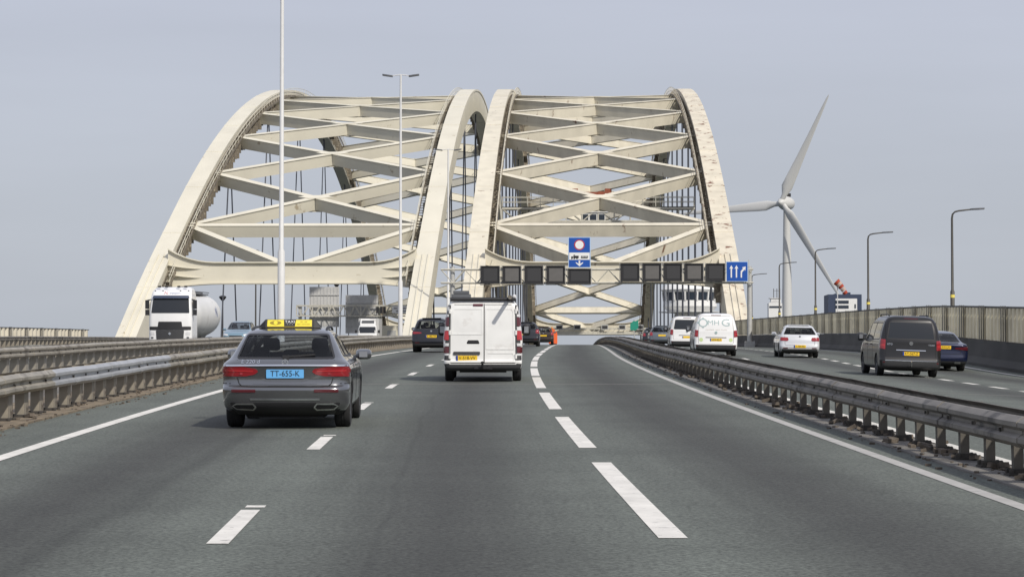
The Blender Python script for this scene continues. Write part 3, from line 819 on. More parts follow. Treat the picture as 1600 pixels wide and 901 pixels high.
labs = ['dark matrix sign just right of the open lattice gap', 'pale-screened matrix sign, second after the open lattice gap', 'dark matrix sign in the middle of the right-hand row of five', 'pale-screened matrix sign, second from the blue lane-arrow sign', 'dark matrix sign directly beside the blue lane-arrow sign']
for (a, b, pale), lb in zip(row, labs): matrix_sign(a, b, 411.5, 439.5, pale, lb)

def disc(mb, cx, cz, r, y0, y1, mi, n=28, r_in=0):
    mb.prism([(cx + r * math.cos(2 * math.pi * k / n), cz + r * math.sin(2 * math.pi * k / n)) for k in range(n)], lambda u, v, dd: (u, dd, v), y0, y1, mi)
def flat(mb, poly, y0, y1, mi): mb.prism(poly, lambda u, v, dd: (u, dd, v), y0, y1, mi)
# tall blue sign: ring, lorry panel, arrow
x, z = gx(905.5), (gz(370) + gz(418)) / 2; w, h = gx(923) - gx(888), gz(370) - gz(418)
s_ = thing('overhead_sign', (x, G, z), 'tall blue overhead sign with a white red-ringed disc, lorry panel and down arrow', 'road sign')
b_ = MB(); b_.box((0, 0, 0), (w, .08, h)); b_.build('board', M_signedge, s_)
b_ = MB(); b_.box((0, -.048, 0), (w - .12, .014, h - .12)); b_.build('face', M_signblue, s_)
b_ = MB(); disc(b_, 0, h * .245, .44, -.066, -.056, 0); b_.build('ring', M_signred, s_)
b_ = MB(); disc(b_, 0, h * .245, .345, -.076, -.067, 0); b_.build('disc', M_signwhite, s_)
b_ = MB(); b_.box((0, -.061, -h * .125), (w - .16, .01, h * .235)); pn = b_.build('lorry_panel', M_signwhite, s_)
b_ = MB(); zz = -h * .15
b_.box((-.28, -.071, zz), (.44, .01, .20)); b_.box((-.60, -.071, zz - .03), (.15, .01, .15)); b_.box((-.42, -.071, zz + .15), (.12, .01, .06))
for xx in (-.62, -.42, -.2): disc(b_, xx, zz - .13, .055, -.08, -.067, 0, 12)
b_.box((.40, -.071, zz - .08), (.56, .01, .07))
for i in range(5): b_.box((.18 + i * .12, -.071, zz + .03), (.085, .01, .11))
b_.build('lorry_symbol', M_ink, pn)
b_ = MB(); flat(b_, [(-.065, -h * .27), (.065, -h * .27), (.065, -h * .37), (.30, -h * .315), (.30, -h * .35), (0, -h * .455), (-.30, -h * .35), (-.30, -h * .315), (-.065, -h * .37)], -.07, -.056, 0); b_.build('arrow', M_signwhite, s_)
# lane arrow sign
x, z = gx(1151.5), (gz(408.5) + gz(440)) / 2; w, h = gx(1168.5) - gx(1134.5), gz(408.5) - gz(440)
s_ = thing('lane_arrow_sign', (x, G, z), 'square blue sign with two upright white arrows and one bending right', 'road sign')
b_ = MB(); b_.box((0, 0, 0), (w, .08, h)); b_.build('board', M_signedge, s_)
b_ = MB(); b_.box((0, -.048, 0), (w - .1, .014, h - .1)); b_.build('face', M_signblue, s_)
for xx in (-.48, -.06):
    b_ = MB(); flat(b_, [(xx - .055, -.5), (xx + .055, -.5), (xx + .055, .25), (xx + .16, .22), (xx, .52), (xx - .16, .22), (xx - .055, .25)], -.07, -.056, 0); b_.build('arrow', M_signwhite, s_)
b_ = MB(); xx = .34
flat(b_, [(xx - .055, -.5), (xx + .055, -.5), (xx + .055, -.08), (xx + .26, .16), (xx + .33, .06), (xx + .36, .42), (xx + .04, .33), (xx + .15, .26), (xx - .055, .02)], -.07, -.056, 0); b_.build('bent_arrow', M_signwhite, s_)
b_ = MB(); b_.box((w / 2 + .06, .1, 0), (.05, .1, h + .3)); b_.build('mounting_bracket', M_ribs, s_)

# far gantry, deep inside the right bridge
F = 475.0; fo = (xpx(860, F), F, zr(F))
t = thing('sign_gantry', fo, 'small far sign gantry low between the distant legs of the right arch bridge', 'gantry')
mb = MB()
for zz in (zpx(513, F), zpx(521, F)): mb.bar((xpx(838, F), F, zz), (xpx(1024, F), F, zz), .3, .28)
for i in range(24): xx = xpx(838 + i * 7.75, F); mb.bar((xx, F, zpx(521, F)), (xpx(838 + i * 7.75 + 7.75, F), F, zpx(513, F)), .12, .12, up=(0, 1, 0))
mb.box(((xpx(838, F) + xpx(1024, F)) / 2, F + .5, zpx(520.5, F)), (xpx(1024, F) - xpx(838, F), .8, .7))
mb.build('lattice_truss', M_gantry, t, origin=fo)
for px in (838, 1024):
    mb = MB(); mb.box((xpx(px, F), F, (zr(F) + zpx(512, F)) / 2), (.5, .5, zpx(512, F) - zr(F))); mb.build('leg', M_ribs, t, origin=fo)
for px, lb in ((874, 'tiny dark matrix sign on the far gantry, nearest the orange beacon'), (902, 'tiny dark matrix sign on the far gantry, second from its left end'), (945, 'tiny dark matrix sign in the middle of the far gantry'), (972, 'tiny dark matrix sign on the far gantry, right of its middle'), (1000, 'tiny dark matrix sign on the far gantry beside the green board')):
    s_ = thing('matrix_sign', (xpx(px, F), F - .3, zpx(511, F)), lb, 'matrix sign', 'tiny matrix signs on the far gantry')
    b_ = MB(); b_.box((0, 0, 0), (1.35, .35, 1.0)); b_.build('housing', M_ribs, s_)
    b_ = MB(); b_.box((0, -.19, 0), (1.05, .03, .62)); b_.build('screen', M_screen, s_)

# gantry in the left bridge carrying large sign backs
B = 300.0; bo = (xpx(665, B), B, zr(B) + DZL)
t = thing('sign_gantry', bo, 'lattice sign gantry inside the left bridge seen from behind', 'gantry')
mb = MB(); xa, xb = xpx(463, B), xpx(664, B); z0, z1 = zpx(493, B), zpx(477, B)
for yy in (-.5, .5):
    for zz in (z0, z1): mb.bar((xa, B + yy, zz), (xb, B + yy, zz), .14, .14)
    for i in range(22):
        p, q = xa + (xb - xa) * i / 22, xa + (xb - xa) * (i + 1) / 22; mb.bar((p, B + yy, z0 if i % 2 else z1), (q, B + yy, z1 if i % 2 else z0), .07, .07, up=(0, 1, 0))
for i in range(9):
    p = xa + (xb - xa) * i / 8; mb.bar((p, B - .5, z0), (p, B - .5, z1), .1, .1, up=(0, 1, 0)); mb.bar((p, B - .5, z1), (p, B + .5, z1), .08, .08)
mb.build('lattice_truss', M_gantry, t, origin=bo)
for xx in (xa + .4, xb - .3):
    mb = MB(); mb.box((xx, B, (zr(B) + z1) / 2 - .2), (.4, .5, z1 - zr(B) + .6)); mb.build('leg', M_ribs, t, origin=bo)
mb = MB()
for px in (590, 596, 601): mb.box((xpx(px, B), B - .7, zpx(484, B)), (.32, .3, .8))
mb.build('equipment_box', M_black, t, origin=bo)
for (p0, p1, y0, y1, lb) in ((481, 528, 447, 510, 'larger grey sign back, the taller of the two inside the left bridge'), (538, 589, 460, 520, 'lower grey sign back, the right one of the two inside the left bridge')):
    s_ = thing('traffic_sign', (xpx((p0 + p1) / 2, B), B + 1.0, zpx((y0 + y1) / 2, B)), lb, 'road sign', 'sign boards seen from behind')
    w, h = xpx(p1, B) - xpx(p0, B), zpx(y0, B) - zpx(y1, B)
    b_ = MB(); b_.box((0, 0, 0), (w, .06, h)); b_.build('board', M_panel, s_)
    b_ = MB(); n = 9
    for i in range(n): b_.box((-w / 2 + w * (i + .5) / n, -.06, 0), (.07, .06, h - .1))
    for zz in (-.3, 0, .3): b_.box((0, -.13, zz * h), (w, .06, .1))
    b_.build('stiffener', M_panel, s_)
s_ = thing('text_board', (xpx(628, B), B - .6, zpx(483.5, B)), 'small white board with two lines of dark text on the left gantry', 'sign')
w = xpx(643, B) - xpx(613, B); b_ = MB(); b_.box((0, 0, 0), (w, .06, .85)); b_.build('board', M_signwhite, s_)
b_ = MB()
for zz, wd in ((.17, .82), (-.18, .62)):
    nn = int(wd * 22)
    for i in range(nn):
        if random.random() < .85: b_.box((-wd * w / 2 + wd * w * (i + .5) / nn, -.036, zz), (wd * w / nn * .7, .01, .16))
b_.build('text_lines', M_lumi, s_)
# ================================================================== LAMPS, MASTS
def tall_mast(d, label, x):
    zb = zr(d) - .55
    H = zpx(115, 165) - zr(165) + .55
    t = thing('lighting_mast', (x, d, zb), label, 'lamp post', 'tall pale lighting masts in the median')
    mb = MB(); ls = 4.9
    mb.tube([(0, 0, 0), (0, 0, ls), (0, 0, ls + .12), (0, 0, H)], [.155, .15, .10, .07], 14); mb.tube([(0, 0, 0), (0, 0, .5)], [.30, .26], 12); mb.build('pole', M_lampw, t, smooth=40)
    mb = MB(); mb.tube([(-.62, 0, H - .06), (0, 0, H + .02), (.62, 0, H - .06)], .035, 6); mb.build('crossarm', M_lampw, t, smooth=40)
    for s_ in (-1, 1):
        mb = MB(); mb.sweep([[(s_ * (.55 + .7 * u), a * (.15 + .05 * math.sin(u * 3.1)), H - .09 + .10 * u + b * .05) for a, b in ((-1, -1), (1, -1), (1, 1), (-1, 1))] for u in (0, .15, .5, .85, 1)]); mb.build('lamp_head', M_lumi, t)
    return t
tall_mast(101.0, 'nearest tall white lighting mast, rising out of the picture behind the taxi', -12.28)
tall_mast(165.0, 'tall white mast with two slim lamp heads in front of the left bridge', -11.93)
tall_mast(229.0, 'most distant of the pale median masts, in the gap between the two arch bridges', -12.05)
def edge_lamp(d, label):
    x = X0(d) + 17.6 + 1.19; zb = zfR(d, 16) + .3; H = 6.4 + .006 * min(d - 111, 60)
    t = thing('street_lamp', (x, d, zb), label, 'street lamp', 'street lamps behind the sheet fence')
    mb = MB(); mb.tube([(0, 0, -.8), (0, 0, 2.7), (0, 0, 2.78), (0, 0, H - .35), (.03, 0, H - .17), (.14, 0, H - .06), (.3, 0, H - .015), (.95, 0, H + .06)], [.105, .10, .065, .05, .045, .042, .04, .035], 10); mb.build('pole', M_lampd, t, smooth=50)
    mb = MB(); mb.sweep([[(.85 + .62 * u, a * (.10 + .06 * math.sin(3 * u)), H + .055 + .03 * u + b * .035) for a, b in ((-1, -1), (1, -1), (1, 1), (-1, 1))] for u in (0, .2, .6, 1)]); mb.build('lamp_head', M_lumi, t)
    mb = MB(); mb.tube([(0, 0, 2.42), (0, 0, 2.56)], .108, 10); mb.build('reflector_band', M_yellow, t, smooth=40)
for d, lb in ((111.5, 'nearest dark street lamp, the largest one at the right behind the fence'), (143.5, 'second dark street lamp, just left of the largest'), (175, 'dark street lamp beside the windsock and low building'), (206, 'dark street lamp standing in front of the wind turbine tower'),
              (238, 'small dark street lamp between the turbine and the blue arrow sign'), (270, 'tiny dark street lamp just behind the blue arrow sign')):
    edge_lamp(d, lb)
def far_post(px, ytop, d, label):
    zb = zr(d) + DZL; x = xpx(px, d); zt = zpx(ytop, d)
    t = thing('lamp_column', (x, d, zb), label, 'lamp post', 'far lamp columns at the outer edge of the left bridge')
    mb = MB(); mb.tube([(0, 0, 0), (0, 0, zt - zb)], [.13, .08], 8); mb.build('pole', M_lampd, t, smooth=40)
    mb = MB(); mb.lathe([(.12, -.5), (.24, -.36), (.46, -.1), (.44, .06), (.2, .16)], 12, c=(0, 0, zt - zb)); mb.build('lamp_head', M_black, t, smooth=40)
far_post(346, 463, 302, 'dark lamp column standing just right of the tanker truck')
far_post(398, 391, 333, 'dark lamp column behind the left bridge, above the taxi roof sign')
far_post(525, 444, 436, 'dark lamp column whose head shows above the larger grey sign back')

# ================================================================== WIND TURBINE AND FAR BUILDINGS
T = 1050.0; txx = xpx(1229, T); hz = zpx(318, T)
t = thing('wind_turbine', (txx, T, -23), 'large white three-bladed wind turbine to the right of the bridges', 'wind turbine')
mb = MB(); mb.tube([(0, 0, 0), (0, 0, 60), (0, 0, hz + 23)], [2.6, 2.1, 1.35], 24); mb.build('tower', M_turb, t, smooth=40)
ax = Vector((-.52, -.854, 0)); side = Vector((.854, -.52, 0)); upv = Vector((0, 0, 1))
ctr = Vector((0, 0, hz + 23))
rings = []
for s_, r in ((-6.0, .2), (-5.4, 1.6), (-4, 2.5), (-2, 3.0), (0.5, 3.1), (2.2, 2.7), (3.6, 2.25), (5.0, 1.6), (6.0, .8), (6.4, .15)):
    rings.append([ctr + ax * (s_ + 1.0) + side * (r * math.cos(g)) + upv * (r * math.sin(g)) for g in [2 * math.pi * k / 18 for k in range(18)]])
mb = MB(); mb.sweep(rings); nc = mb.build('nacelle', M_turb, t, smooth=50)
mb = MB(); mb.box(ctr - ax * 2.2 + upv * 3.7, (1.6, 1.6, 1.4)); mb.build('sensor_box', M_black, nc)
hub = ctr + ax * 4.9
for ang in (63.4, 183.4, 303.4):
    rd = side * math.cos(R(ang)) + upv * math.sin(R(ang)); cd = ax.cross(rd).normalized()
    mb = MB(); rings = []
    for u, ch, th, tw in ((1.2, 1.1, 1.1, 0), (3.5, 1.15, 1.0, 8), (7, 2.4, .8, 22), (11, 2.25, .6, 18), (20, 1.75, .42, 12), (32, 1.2, .28, 7), (43, .75, .18, 4), (49, .42, .1, 2), (50.5, .1, .04, 0)):
        c = hub + rd * u; q = (cd * math.cos(R(tw)) + ax * math.sin(R(tw))); p = (ax * math.cos(R(tw)) - cd * math.sin(R(tw)))
        rings.append([c + q * (ch * math.cos(g) + ch * .25) + p * (th * math.sin(g)) for g in [2 * math.pi * k / 12 for k in range(12)]])
    mb.sweep(rings); mb.build('blade', M_turb, t, smooth=50)

E = 560.0; cx = xpx(1078, E)
t = thing('control_tower', (cx, E, -23), 'round white bridge control tower with a band of dark windows, behind the right hangers', 'tower')
mb = MB(); mb.lathe([(3.6, 0), (3.6, zpx(487, E) + 23)], 24); mb.build('shaft', M_build, t, smooth=40)
zz = lambda y: zpx(y, E) + 23
mb = MB(); mb.lathe([(4.5, zz(489)), (5.6, zz(484)), (6.2, zz(479)), (6.0, zz(470))], 28); mb.lathe([(6.3, zz(457)), (6.7, zz(453)), (6.0, zz(447)), (4.2, zz(442)), (.5, zz(440))], 28); mb.build('cabin', M_build, t, smooth=30)
mb = MB(); mb.lathe([(5.9, zz(470) + .01), (6.2, zz(457) - .01)], 28); wb = mb.build('window_band', M_win, t, smooth=30)
mb = MB()
for k in range(14): g = 2 * math.pi * k / 14; mb.bar((6.05 * math.cos(g), 6.05 * math.sin(g), zz(470)), (6.3 * math.cos(g), 6.3 * math.sin(g), zz(457)), .35, .35, up=(math.cos(g), math.sin(g), 0))
mb.build('mullion', M_build, wb)
mb = MB(); mb.lathe([(7.2, zz(488)), (7.2, zz(487))], 28); mb.build('balcony', M_build, t)

Q = 700.0
t = thing('office_building', (xpx(1319, Q), Q, -23), 'distant navy-framed white building behind the fence, under the windsock', 'building')
w = xpx(1345, Q) - xpx(1293, Q); h = zpx(460, Q) + 23
mb = MB(); mb.box((0, 6, h / 2), (w, 12, h)); mb.build('wall', M_navy, t)
mb = MB(); mb.box((.4, -.06, h - 4.0), (w * .64, .12, 5.6)); fp = mb.build('white_panel', M_build, t)
for i in range(2):
    mb = MB(); mb.box((-.85, -.16, h - 2.2 - i * 1.4), (3.8, .08, .9)); mb.build('window', M_win, fp)
mb = MB(); mb.box((-1, -.16, h - 5.6), (1.2, .08, 1.2)); mb.box((.6, -.16, h - 5.8), (.7, .08, .8)); mb.box((2.9, -.16, h - 3.4), (.4, .08, 1.2)); mb.build('window', M_win, fp)
mb = MB(); mb.box((-2.5, 6, h + .15), (.15, 11, .3)); mb.box((1, 5, h + .35), (2, 3, .7)); mb.build('roof', M_navy, t)
S = 900.0
t = thing('signal_station', (xpx(1211, S), S, -23), 'small distant white station with roof masts left of the turbine tower', 'building')
h = zpx(474, S) + 23
mb = MB(); mb.box((0, 3, h / 2), (5.0, 6, h)); mb.box((.3, 3, h + .9), (3.6, 4, 1.8)); mb.build('wall', M_build, t)
mb = MB(); mb.box((0, -.05, h - 1.3), (4.6, .1, .7)); mb.build('window', M_win, t)
mb = MB(); mb.box((0, 3, h + 1.95), (4.2, 4.6, .3)); mb.prism([(-2.6, 0), (2.6, 0), (.6, 1.2), (-.6, 1.2)], lambda u, v, dd: (u, 3 + dd, h + .0 + v), -2.2, 2.2); mb.build('roof', M_panel, t)
mb = MB()
for xx in (-.4, .8, 1.9): mb.tube([(xx, 3, h + 1.5), (xx, 3, h + 5.6)], .13, 5)
mb.bar((-.4, 3, h + 4.8), (1.9, 3, h + 4.8), .12, .12); mb.build('roof_mast', M_lampd, t)

# windsock
W = 163.0
t = thing('windsock', (xpx(1307.5, W), W, zr(W)), 'drooping orange and white windsock on a thin pole behind the fence', 'windsock')
zt = zpx(441, W) - zr(W)
mb = MB(); mb.tube([(0, 0, -1), (0, 0, zt + .2)], .03, 8); mb.build('pole', M_lampw, t)
a = Vector((.62, 0, -.58)).normalized()
for i in range(5):
    mb = MB(); r0, r1 = .25 - .022 * i, .25 - .022 * (i + 1); p0 = Vector((-.1, -.05, zt + .05)) + a * (.175 * i) + Vector((.01 * i, 0, -.012 * i * i)); p1 = p0 + a * .17 + Vector((0, 0, -.01 * i))
    mb.tube([p0, p1], [r0, r1], 14, cap=(i in (0, 4))); mb.build('cloth_band', M_socko if i % 2 == 0 else M_sockw, t, smooth=50)

# orange beacons where the lanes are closed
def beacon(px, d, label, h=1.45):
    t = thing('traffic_beacon', (xpx(px, d), d, zr(d)), label, 'traffic beacon', 'orange lane-closure beacons')
    mb = MB(); mb.box((0, 0, .06), (.5, .4, .12)); mb.build('foot', M_black, t)
    mb = MB(); mb.prism([(-.30, .12), (.30, .12), (.30, h - .25), (.2, h), (-.2, h), (-.30, h - .25)], lambda u, v, dd: (u, dd, v), -.05, .05); mb.build('panel', M_orange, t)
    mb = MB(); mb.lathe([(.09, h), (.11, h + .06), (.06, h + .2)], 10); mb.build('lamp', M_amber, t)
beacon(862.5, 225, 'upright orange lane-closure beacon beside the brown car, the nearer one')
beacon(866, 233, 'orange lane-closure beacon half hidden behind the nearer one', 1.3)
t = thing('green_sign', (xpx(991, 300), 300, zr(300)), 'small green roadside board on a post at the distant guard rail', 'road sign')
mb = MB(); mb.tube([(0, 0, 0), (0, 0, 3.4)], .06, 8); mb.build('post', M_ribs, t)
mb = MB(); mb.prism([(-.5, 2.1), (.2, 2.1), (.5, 2.4), (.5, 3.4), (.2, 3.2), (-.1, 3.25), (-.5, 2.9)], lambda u, v, dd: (u, -.1 + dd, v), 0, .05); mb.build('board', M_green, t)
# small cabinet and railings at the foot of the left bridge
t = thing('equipment_cabinet', (xpx(620, 262), 262, zr(262) + DZL), 'cream equipment cabinet beside the right foot of the left bridge', 'cabinet')
mb = MB(); mb.box((0, 0, 1.3), (3.4, 2.2, 2.6)); mb.build('body', M_cream, t)
mb = MB(); mb.box((-.5, -1.12, 1.1), (.9, .04, 2.0)); mb.box((.7, -1.12, 1.1), (.9, .04, 2.0)); mb.build('door', M_ribs, t)
# ================================================================== VEHICLES
def pchip(xs, ys):
    xs = np.array(xs, float); ys = np.array(ys, float); h = np.diff(xs); dl = np.diff(ys) / h; m = np.zeros(len(xs))
    for i in range(1, len(xs) - 1):
        if dl[i - 1] * dl[i] > 0:
            w1, w2 = 2 * h[i] + h[i - 1], h[i] + 2 * h[i - 1]; m[i] = (w1 + w2) / (w1 / dl[i - 1] + w2 / dl[i])
    m[0], m[-1] = dl[0], dl[-1]
    def f(x):
        x = min(max(x, xs[0]), xs[-1]); i = min(max(int(np.searchsorted(xs, x) - 1), 0), len(h) - 1); t = (x - xs[i]) / h[i]
        return float((2 * t**3 - 3 * t**2 + 1) * ys[i] + (t**3 - 2 * t**2 + t) * h[i] * m[i] + (-2 * t**3 + 3 * t**2) * ys[i + 1] + (t**3 - t**2) * h[i] * m[i + 1])
    return f

class Body:
    """a car body as horizontal slices; y=0 is the rear bumper, +y is forward. keys: (z, rear y, front y, half width)"""
    def __init__(s, keys, rc=(.16, .14), fc=(.25, .45), rb=.05, fb=.15):
        z = [k[0] for k in keys]; s.zs = z
        s.yr, s.yf, s.w = (pchip(z, [k[i] for k in keys]) for i in (1, 2, 3))
        s.rc, s.fc, s.rb, s.fb = rc, fc, rb, fb
        s.z0, s.z1 = z[0], z[-1]
    def corner(s, z, c):
        w = s.w(z); return min(c[0], w * .6), min(c[1], (s.yf(z) - s.yr(z)) * .3)
    def rear(s, x, z):
        w = s.w(z); rx, ry = s.corner(z, s.rc); a = abs(x); xe = w - rx
        b = s.rb * (min(a, xe) / .9) ** 2; y = s.yr(z) + b
        if a > xe: t = min(1, (a - xe) / rx); y += ry * (1 - math.sqrt(max(0, 1 - t * t)))
        return y
    def front(s, x, z):
        w = s.w(z); rx, ry = s.corner(z, s.fc); a = abs(x); xe = w - rx
        b = s.fb * (min(a, xe) / .9) ** 2; y = s.yf(z) - b
        if a > xe: t = min(1, (a - xe) / rx); y -= ry * (1 - math.sqrt(max(0, 1 - t * t)))
        return y
    def side(s, y, z):
        w = s.w(z); rx, ry = s.corner(z, s.rc); fx, fy = s.corner(z, s.fc)
        ya = s.yr(z) + s.rb * ((w - rx) / .9) ** 2 + ry; yb = s.yf(z) - s.fb * ((w - fx) / .9) ** 2 - fy
        if y < ya: t = min(1, (ya - y) / ry); return w - rx + rx * math.sqrt(max(0, 1 - t * t))
        if y > yb: t = min(1, (y - yb) / fy); return w - fx + fx * math.sqrt(max(0, 1 - t * t))
        return w
    def ring(s, z, inset=0.0, nr=9, nc=6, ns=22):
        w = s.w(z); rx, ry = s.corner(z, s.rc); fx, fy = s.corner(z, s.fc); pts = []
        xe = w - rx
        for i in range(nr): x = -xe + 2 * xe * i / (nr - 1); pts.append((x, s.rear(x, z)))
        ya = s.rear(xe, z) + ry
        for i in range(1, nc): g = math.pi / 2 * i / nc; pts.append((xe + rx * math.sin(g), ya - ry * math.cos(g)))
        xf = w - fx; yb = s.front(xf, z) - fy
        for i in range(ns): pts.append((w, ya + (yb - ya) * i / (ns - 1)))
        for i in range(1, nc): g = math.pi / 2 * i / nc; pts.append((xf + fx * math.cos(g), yb + fy * math.sin(g)))
        for i in range(nr): x = xf - 2 * xf * i / (nr - 1); pts.append((x, s.front(x, z)))
        for i in range(1, nc): g = math.pi / 2 * i / nc; pts.append((-xf - fx * math.sin(g), yb + fy * math.cos(g)))
        for i in range(ns): pts.append((-w, yb + (ya - yb) * i / (ns - 1)))
        for i in range(1, nc): g = math.pi / 2 * i / nc; pts.append((-xe - rx * math.cos(g), ya - ry * math.sin(g)))
        if inset:
            cy = (s.yr(z) + s.yf(z)) / 2; hl = (s.yf(z) - s.yr(z)) / 2
            pts = [(x * (w - inset) / w, cy + (y - cy) * (hl - inset * 1.3) / hl) for x, y in pts]
        return pts
    def mesh(s, z0=None, z1=None, inset=0.0, dz=.03):
        z0 = s.z0 if z0 is None else z0; z1 = s.z1 if z1 is None else z1
        zs = sorted(set([z0, z1] + [z for z in s.zs if z0 < z < z1] + list(np.arange(z0, z1, dz))))
        out = [zs[0]]
        for z in zs[1:]:
            if z - out[-1] > .006: out.append(z)
        out[-1] = z1
        mb = MB(); mb.sweep([[(x, y, z) for x, y in s.ring(z, inset)] for z in out]); return mb
    def at(s, face, u, z):
        if face == 'rear': return Vector((u, s.rear(u, z), z)), Vector((0, -1, 0))
        if face == 'front': return Vector((u, s.front(u, z), z)), Vector((0, 1, 0))
        if face == 'right': return Vector((s.side(u, z), u, z)), Vector((1, 0, 0))
        return Vector((-s.side(u, z), u, z)), Vector((-1, 0, 0))

def rows(poly, nz):
    zs = [p[1] for p in poly]; a, b = min(zs) + 1e-4, max(zs) - 1e-4; out = []
    lv = sorted(set([a, b] + [min(max(z, a), b) for z in zs] + [a + (b - a) * i / nz for i in range(nz + 1)]))
    for z in lv:
        xs = []
        for i in range(len(poly)):
            (x0, z0), (x1, z1) = poly[i], poly[(i + 1) % len(poly)]
            if (z0 - z) * (z1 - z) <= 0 and z0 != z1: xs.append(x0 + (x1 - x0) * (z - z0) / (z1 - z0))
        if len(xs) >= 2: out.append((z, min(xs), max(xs)))
    return out
def rounded(poly, r, n=4):
    out = []; m = len(poly)
    for i in range(m):
        p0, p, p1 = (Vector((*poly[(i + k) % m], 0)) for k in (-1, 0, 1))
        a = (p0 - p); b = (p1 - p); q = min(r, a.length * .45, b.length * .45); a = p + a.normalized() * q; b = p + b.normalized() * q
        for k in range(n + 1):
            t = k / n; c = a * (1 - t) ** 2 + p * 2 * t * (1 - t) + b * t * t; out.append((c.x, c.y))
    return out
def patch(mb, bd, face, poly, off=.006, thick=.02, nz=8, nu=10, mi=0):
    """a thin solid that follows the body surface inside a (u, z) outline"""
    rw = rows(poly, nz); F, B = [], []
    for z, a, b in rw:
        if b - a < 2e-3: c = (a + b) / 2; a, b = c - 1e-3, c + 1e-3
        for k in range(nu + 1):
            u = a + (b - a) * k / nu; p, n = bd.at(face, u, z); F.append(p + n * off); B.append(p - n * thick)
    N = nu + 1; m = len(rw); nf = len(F); fs = []
    for i in range(m - 1):
        for k in range(nu):
            fs.append((i * N + k, i * N + k + 1, (i + 1) * N + k + 1, (i + 1) * N + k)); fs.append((nf + i * N + k, nf + (i + 1) * N + k, nf + (i + 1) * N + k + 1, nf + i * N + k + 1))
        fs.append((i * N, (i + 1) * N, nf + (i + 1) * N, nf + i * N)); fs.append((i * N + nu, nf + i * N + nu, nf + (i + 1) * N + nu, (i + 1) * N + nu))
    for k in range(nu):
        fs.append((k, nf + k, nf + k + 1, k + 1)); q = (m - 1) * N; fs.append((q + k, q + k + 1, nf + q + k + 1, nf + q + k))
    mb.add(F + B, fs, mi)
def line(mb, bd, face, pts, w=.012, off=.003, mi=0, step=.06):
    """a narrow strip (panel gap, trim) along a path on the surface"""
    P = []
    for (u0, z0), (u1, z1) in zip(pts[:-1], pts[1:]):
        n = max(1, int(math.hypot(u1 - u0, z1 - z0) / step))
        for k in range(n): P.append((u0 + (u1 - u0) * k / n, z0 + (z1 - z0) * k / n))
    P.append(pts[-1]); rings = []
    for i, (u, z) in enumerate(P):
        q0, q1 = P[max(0, i - 1)], P[min(len(P) - 1, i + 1)]; dx, dz = q1[0] - q0[0], q1[1] - q0[1]; L_ = math.hypot(dx, dz) or 1; px, pz = -dz / L_ * w / 2, dx / L_ * w / 2
        r = []
        for s_, o in ((-1, off), (1, off), (1, -.012), (-1, -.012)):
            p, n = bd.at(face, u + s_ * px, z + s_ * pz); r.append(p + n * o)
        rings.append(r)
    mb.sweep(rings, True, True, mi)
def on_face(bd, face, off, cu=0, cz=0):
    def f(x, y):
        u = cu + (x if face in ('rear', 'right') else -x); p, n = bd.at(face, u, cz + y); return p + n * off
    return f
def volume(me):
    bm = bmesh.new(); bm.from_mesh(me); v = bm.calc_volume(signed=True); bm.free(); return v
def boolean(ob, cutters):
    """cut one after the other; a cut that ruins the body (volume gone or grown) is retried nudged, else left out"""
    for ci, c in enumerate(cutters):
        v0 = volume(ob.data); ok = False
        for att in range(4):
            c.location = (.0013 * att, .0017 * att, .0011 * att)
            md = ob.modifiers.new('cut', 'BOOLEAN'); md.operation = 'DIFFERENCE'; md.solver = 'EXACT' if att < 3 else 'FAST'; md.object = c
            bpy.context.view_layer.update()
            dg = bpy.context.evaluated_depsgraph_get(); me = bpy.data.meshes.new_from_object(ob.evaluated_get(dg)); ob.modifiers.clear()
            v1 = volume(me)
            if .15 * v0 < v1 <= v0 + 1e-4: ok = True; break
            bpy.data.meshes.remove(me)
        if ok: old = ob.data; ob.data = me; bpy.data.meshes.remove(old)
        else: print('CUT FAILED', ci, round(v0, 3), round(v1, 3))
    for c in cutters: bpy.data.objects.remove(c)
    ob.data.polygons.foreach_set('use_smooth', [True] * len(ob.data.polygons)); ob.data.set_sharp_from_angle(angle=R(32))

_wheel = {}
def wheel(parent, x, y, r, w, rimmat, spokes=10):
    key = (round(r, 3), round(w, 3), rimmat.name, spokes)
    if key not in _wheel:
        mb = MB(); h = w / 2; rr = r * .68
        mb.lathe([(rr, -h * .82), (r * .86, -h), (r * .95, -h * .93), (r, -h * .72), (r, -h * .25), (r * .985, -h * .2), (r * .985, -h * .12), (r, -h * .08), (r, h * .08), (r * .985, h * .12), (r * .985, h * .2), (r, h * .25), (r, h * .72), (r * .95, h * .93), (r * .86, h), (rr, h * .82)], 36, axis='x')
        t = take(mb.build('wheel', M_rubber, smooth=35))
        mb = MB(); mb.lathe([(rr, h * .55), (rr, h * .84), (rr * .93, h * .80), (rr * .90, h * .45), (rr * .2, h * .40)], 30, axis='x'); mb.lathe([(.001, h * .3), (rr * .25, h * .3), (rr * .24, h * .84), (.001, h * .9)], 20, axis='x')
        for k in range(spokes):
            g = 2 * math.pi * k / spokes; c, s_ = math.cos(g), math.sin(g)
            mb.bar((h * .72, c * rr * .2, s_ * rr * .2), (h * .72, c * rr * .95, s_ * rr * .95), rr * 2.6 / spokes * .5, h * .16, up=(1, 0, 0))
        rm = take(mb.build('rim', rimmat, smooth=35))
        _wheel[key] = (t, rm)
    t, rm = _wheel[key]
    o = put('wheel', t, parent, (x, y, r), (0, 0, 0 if x > 0 else math.pi)); put('rim', rm, o)
    return o
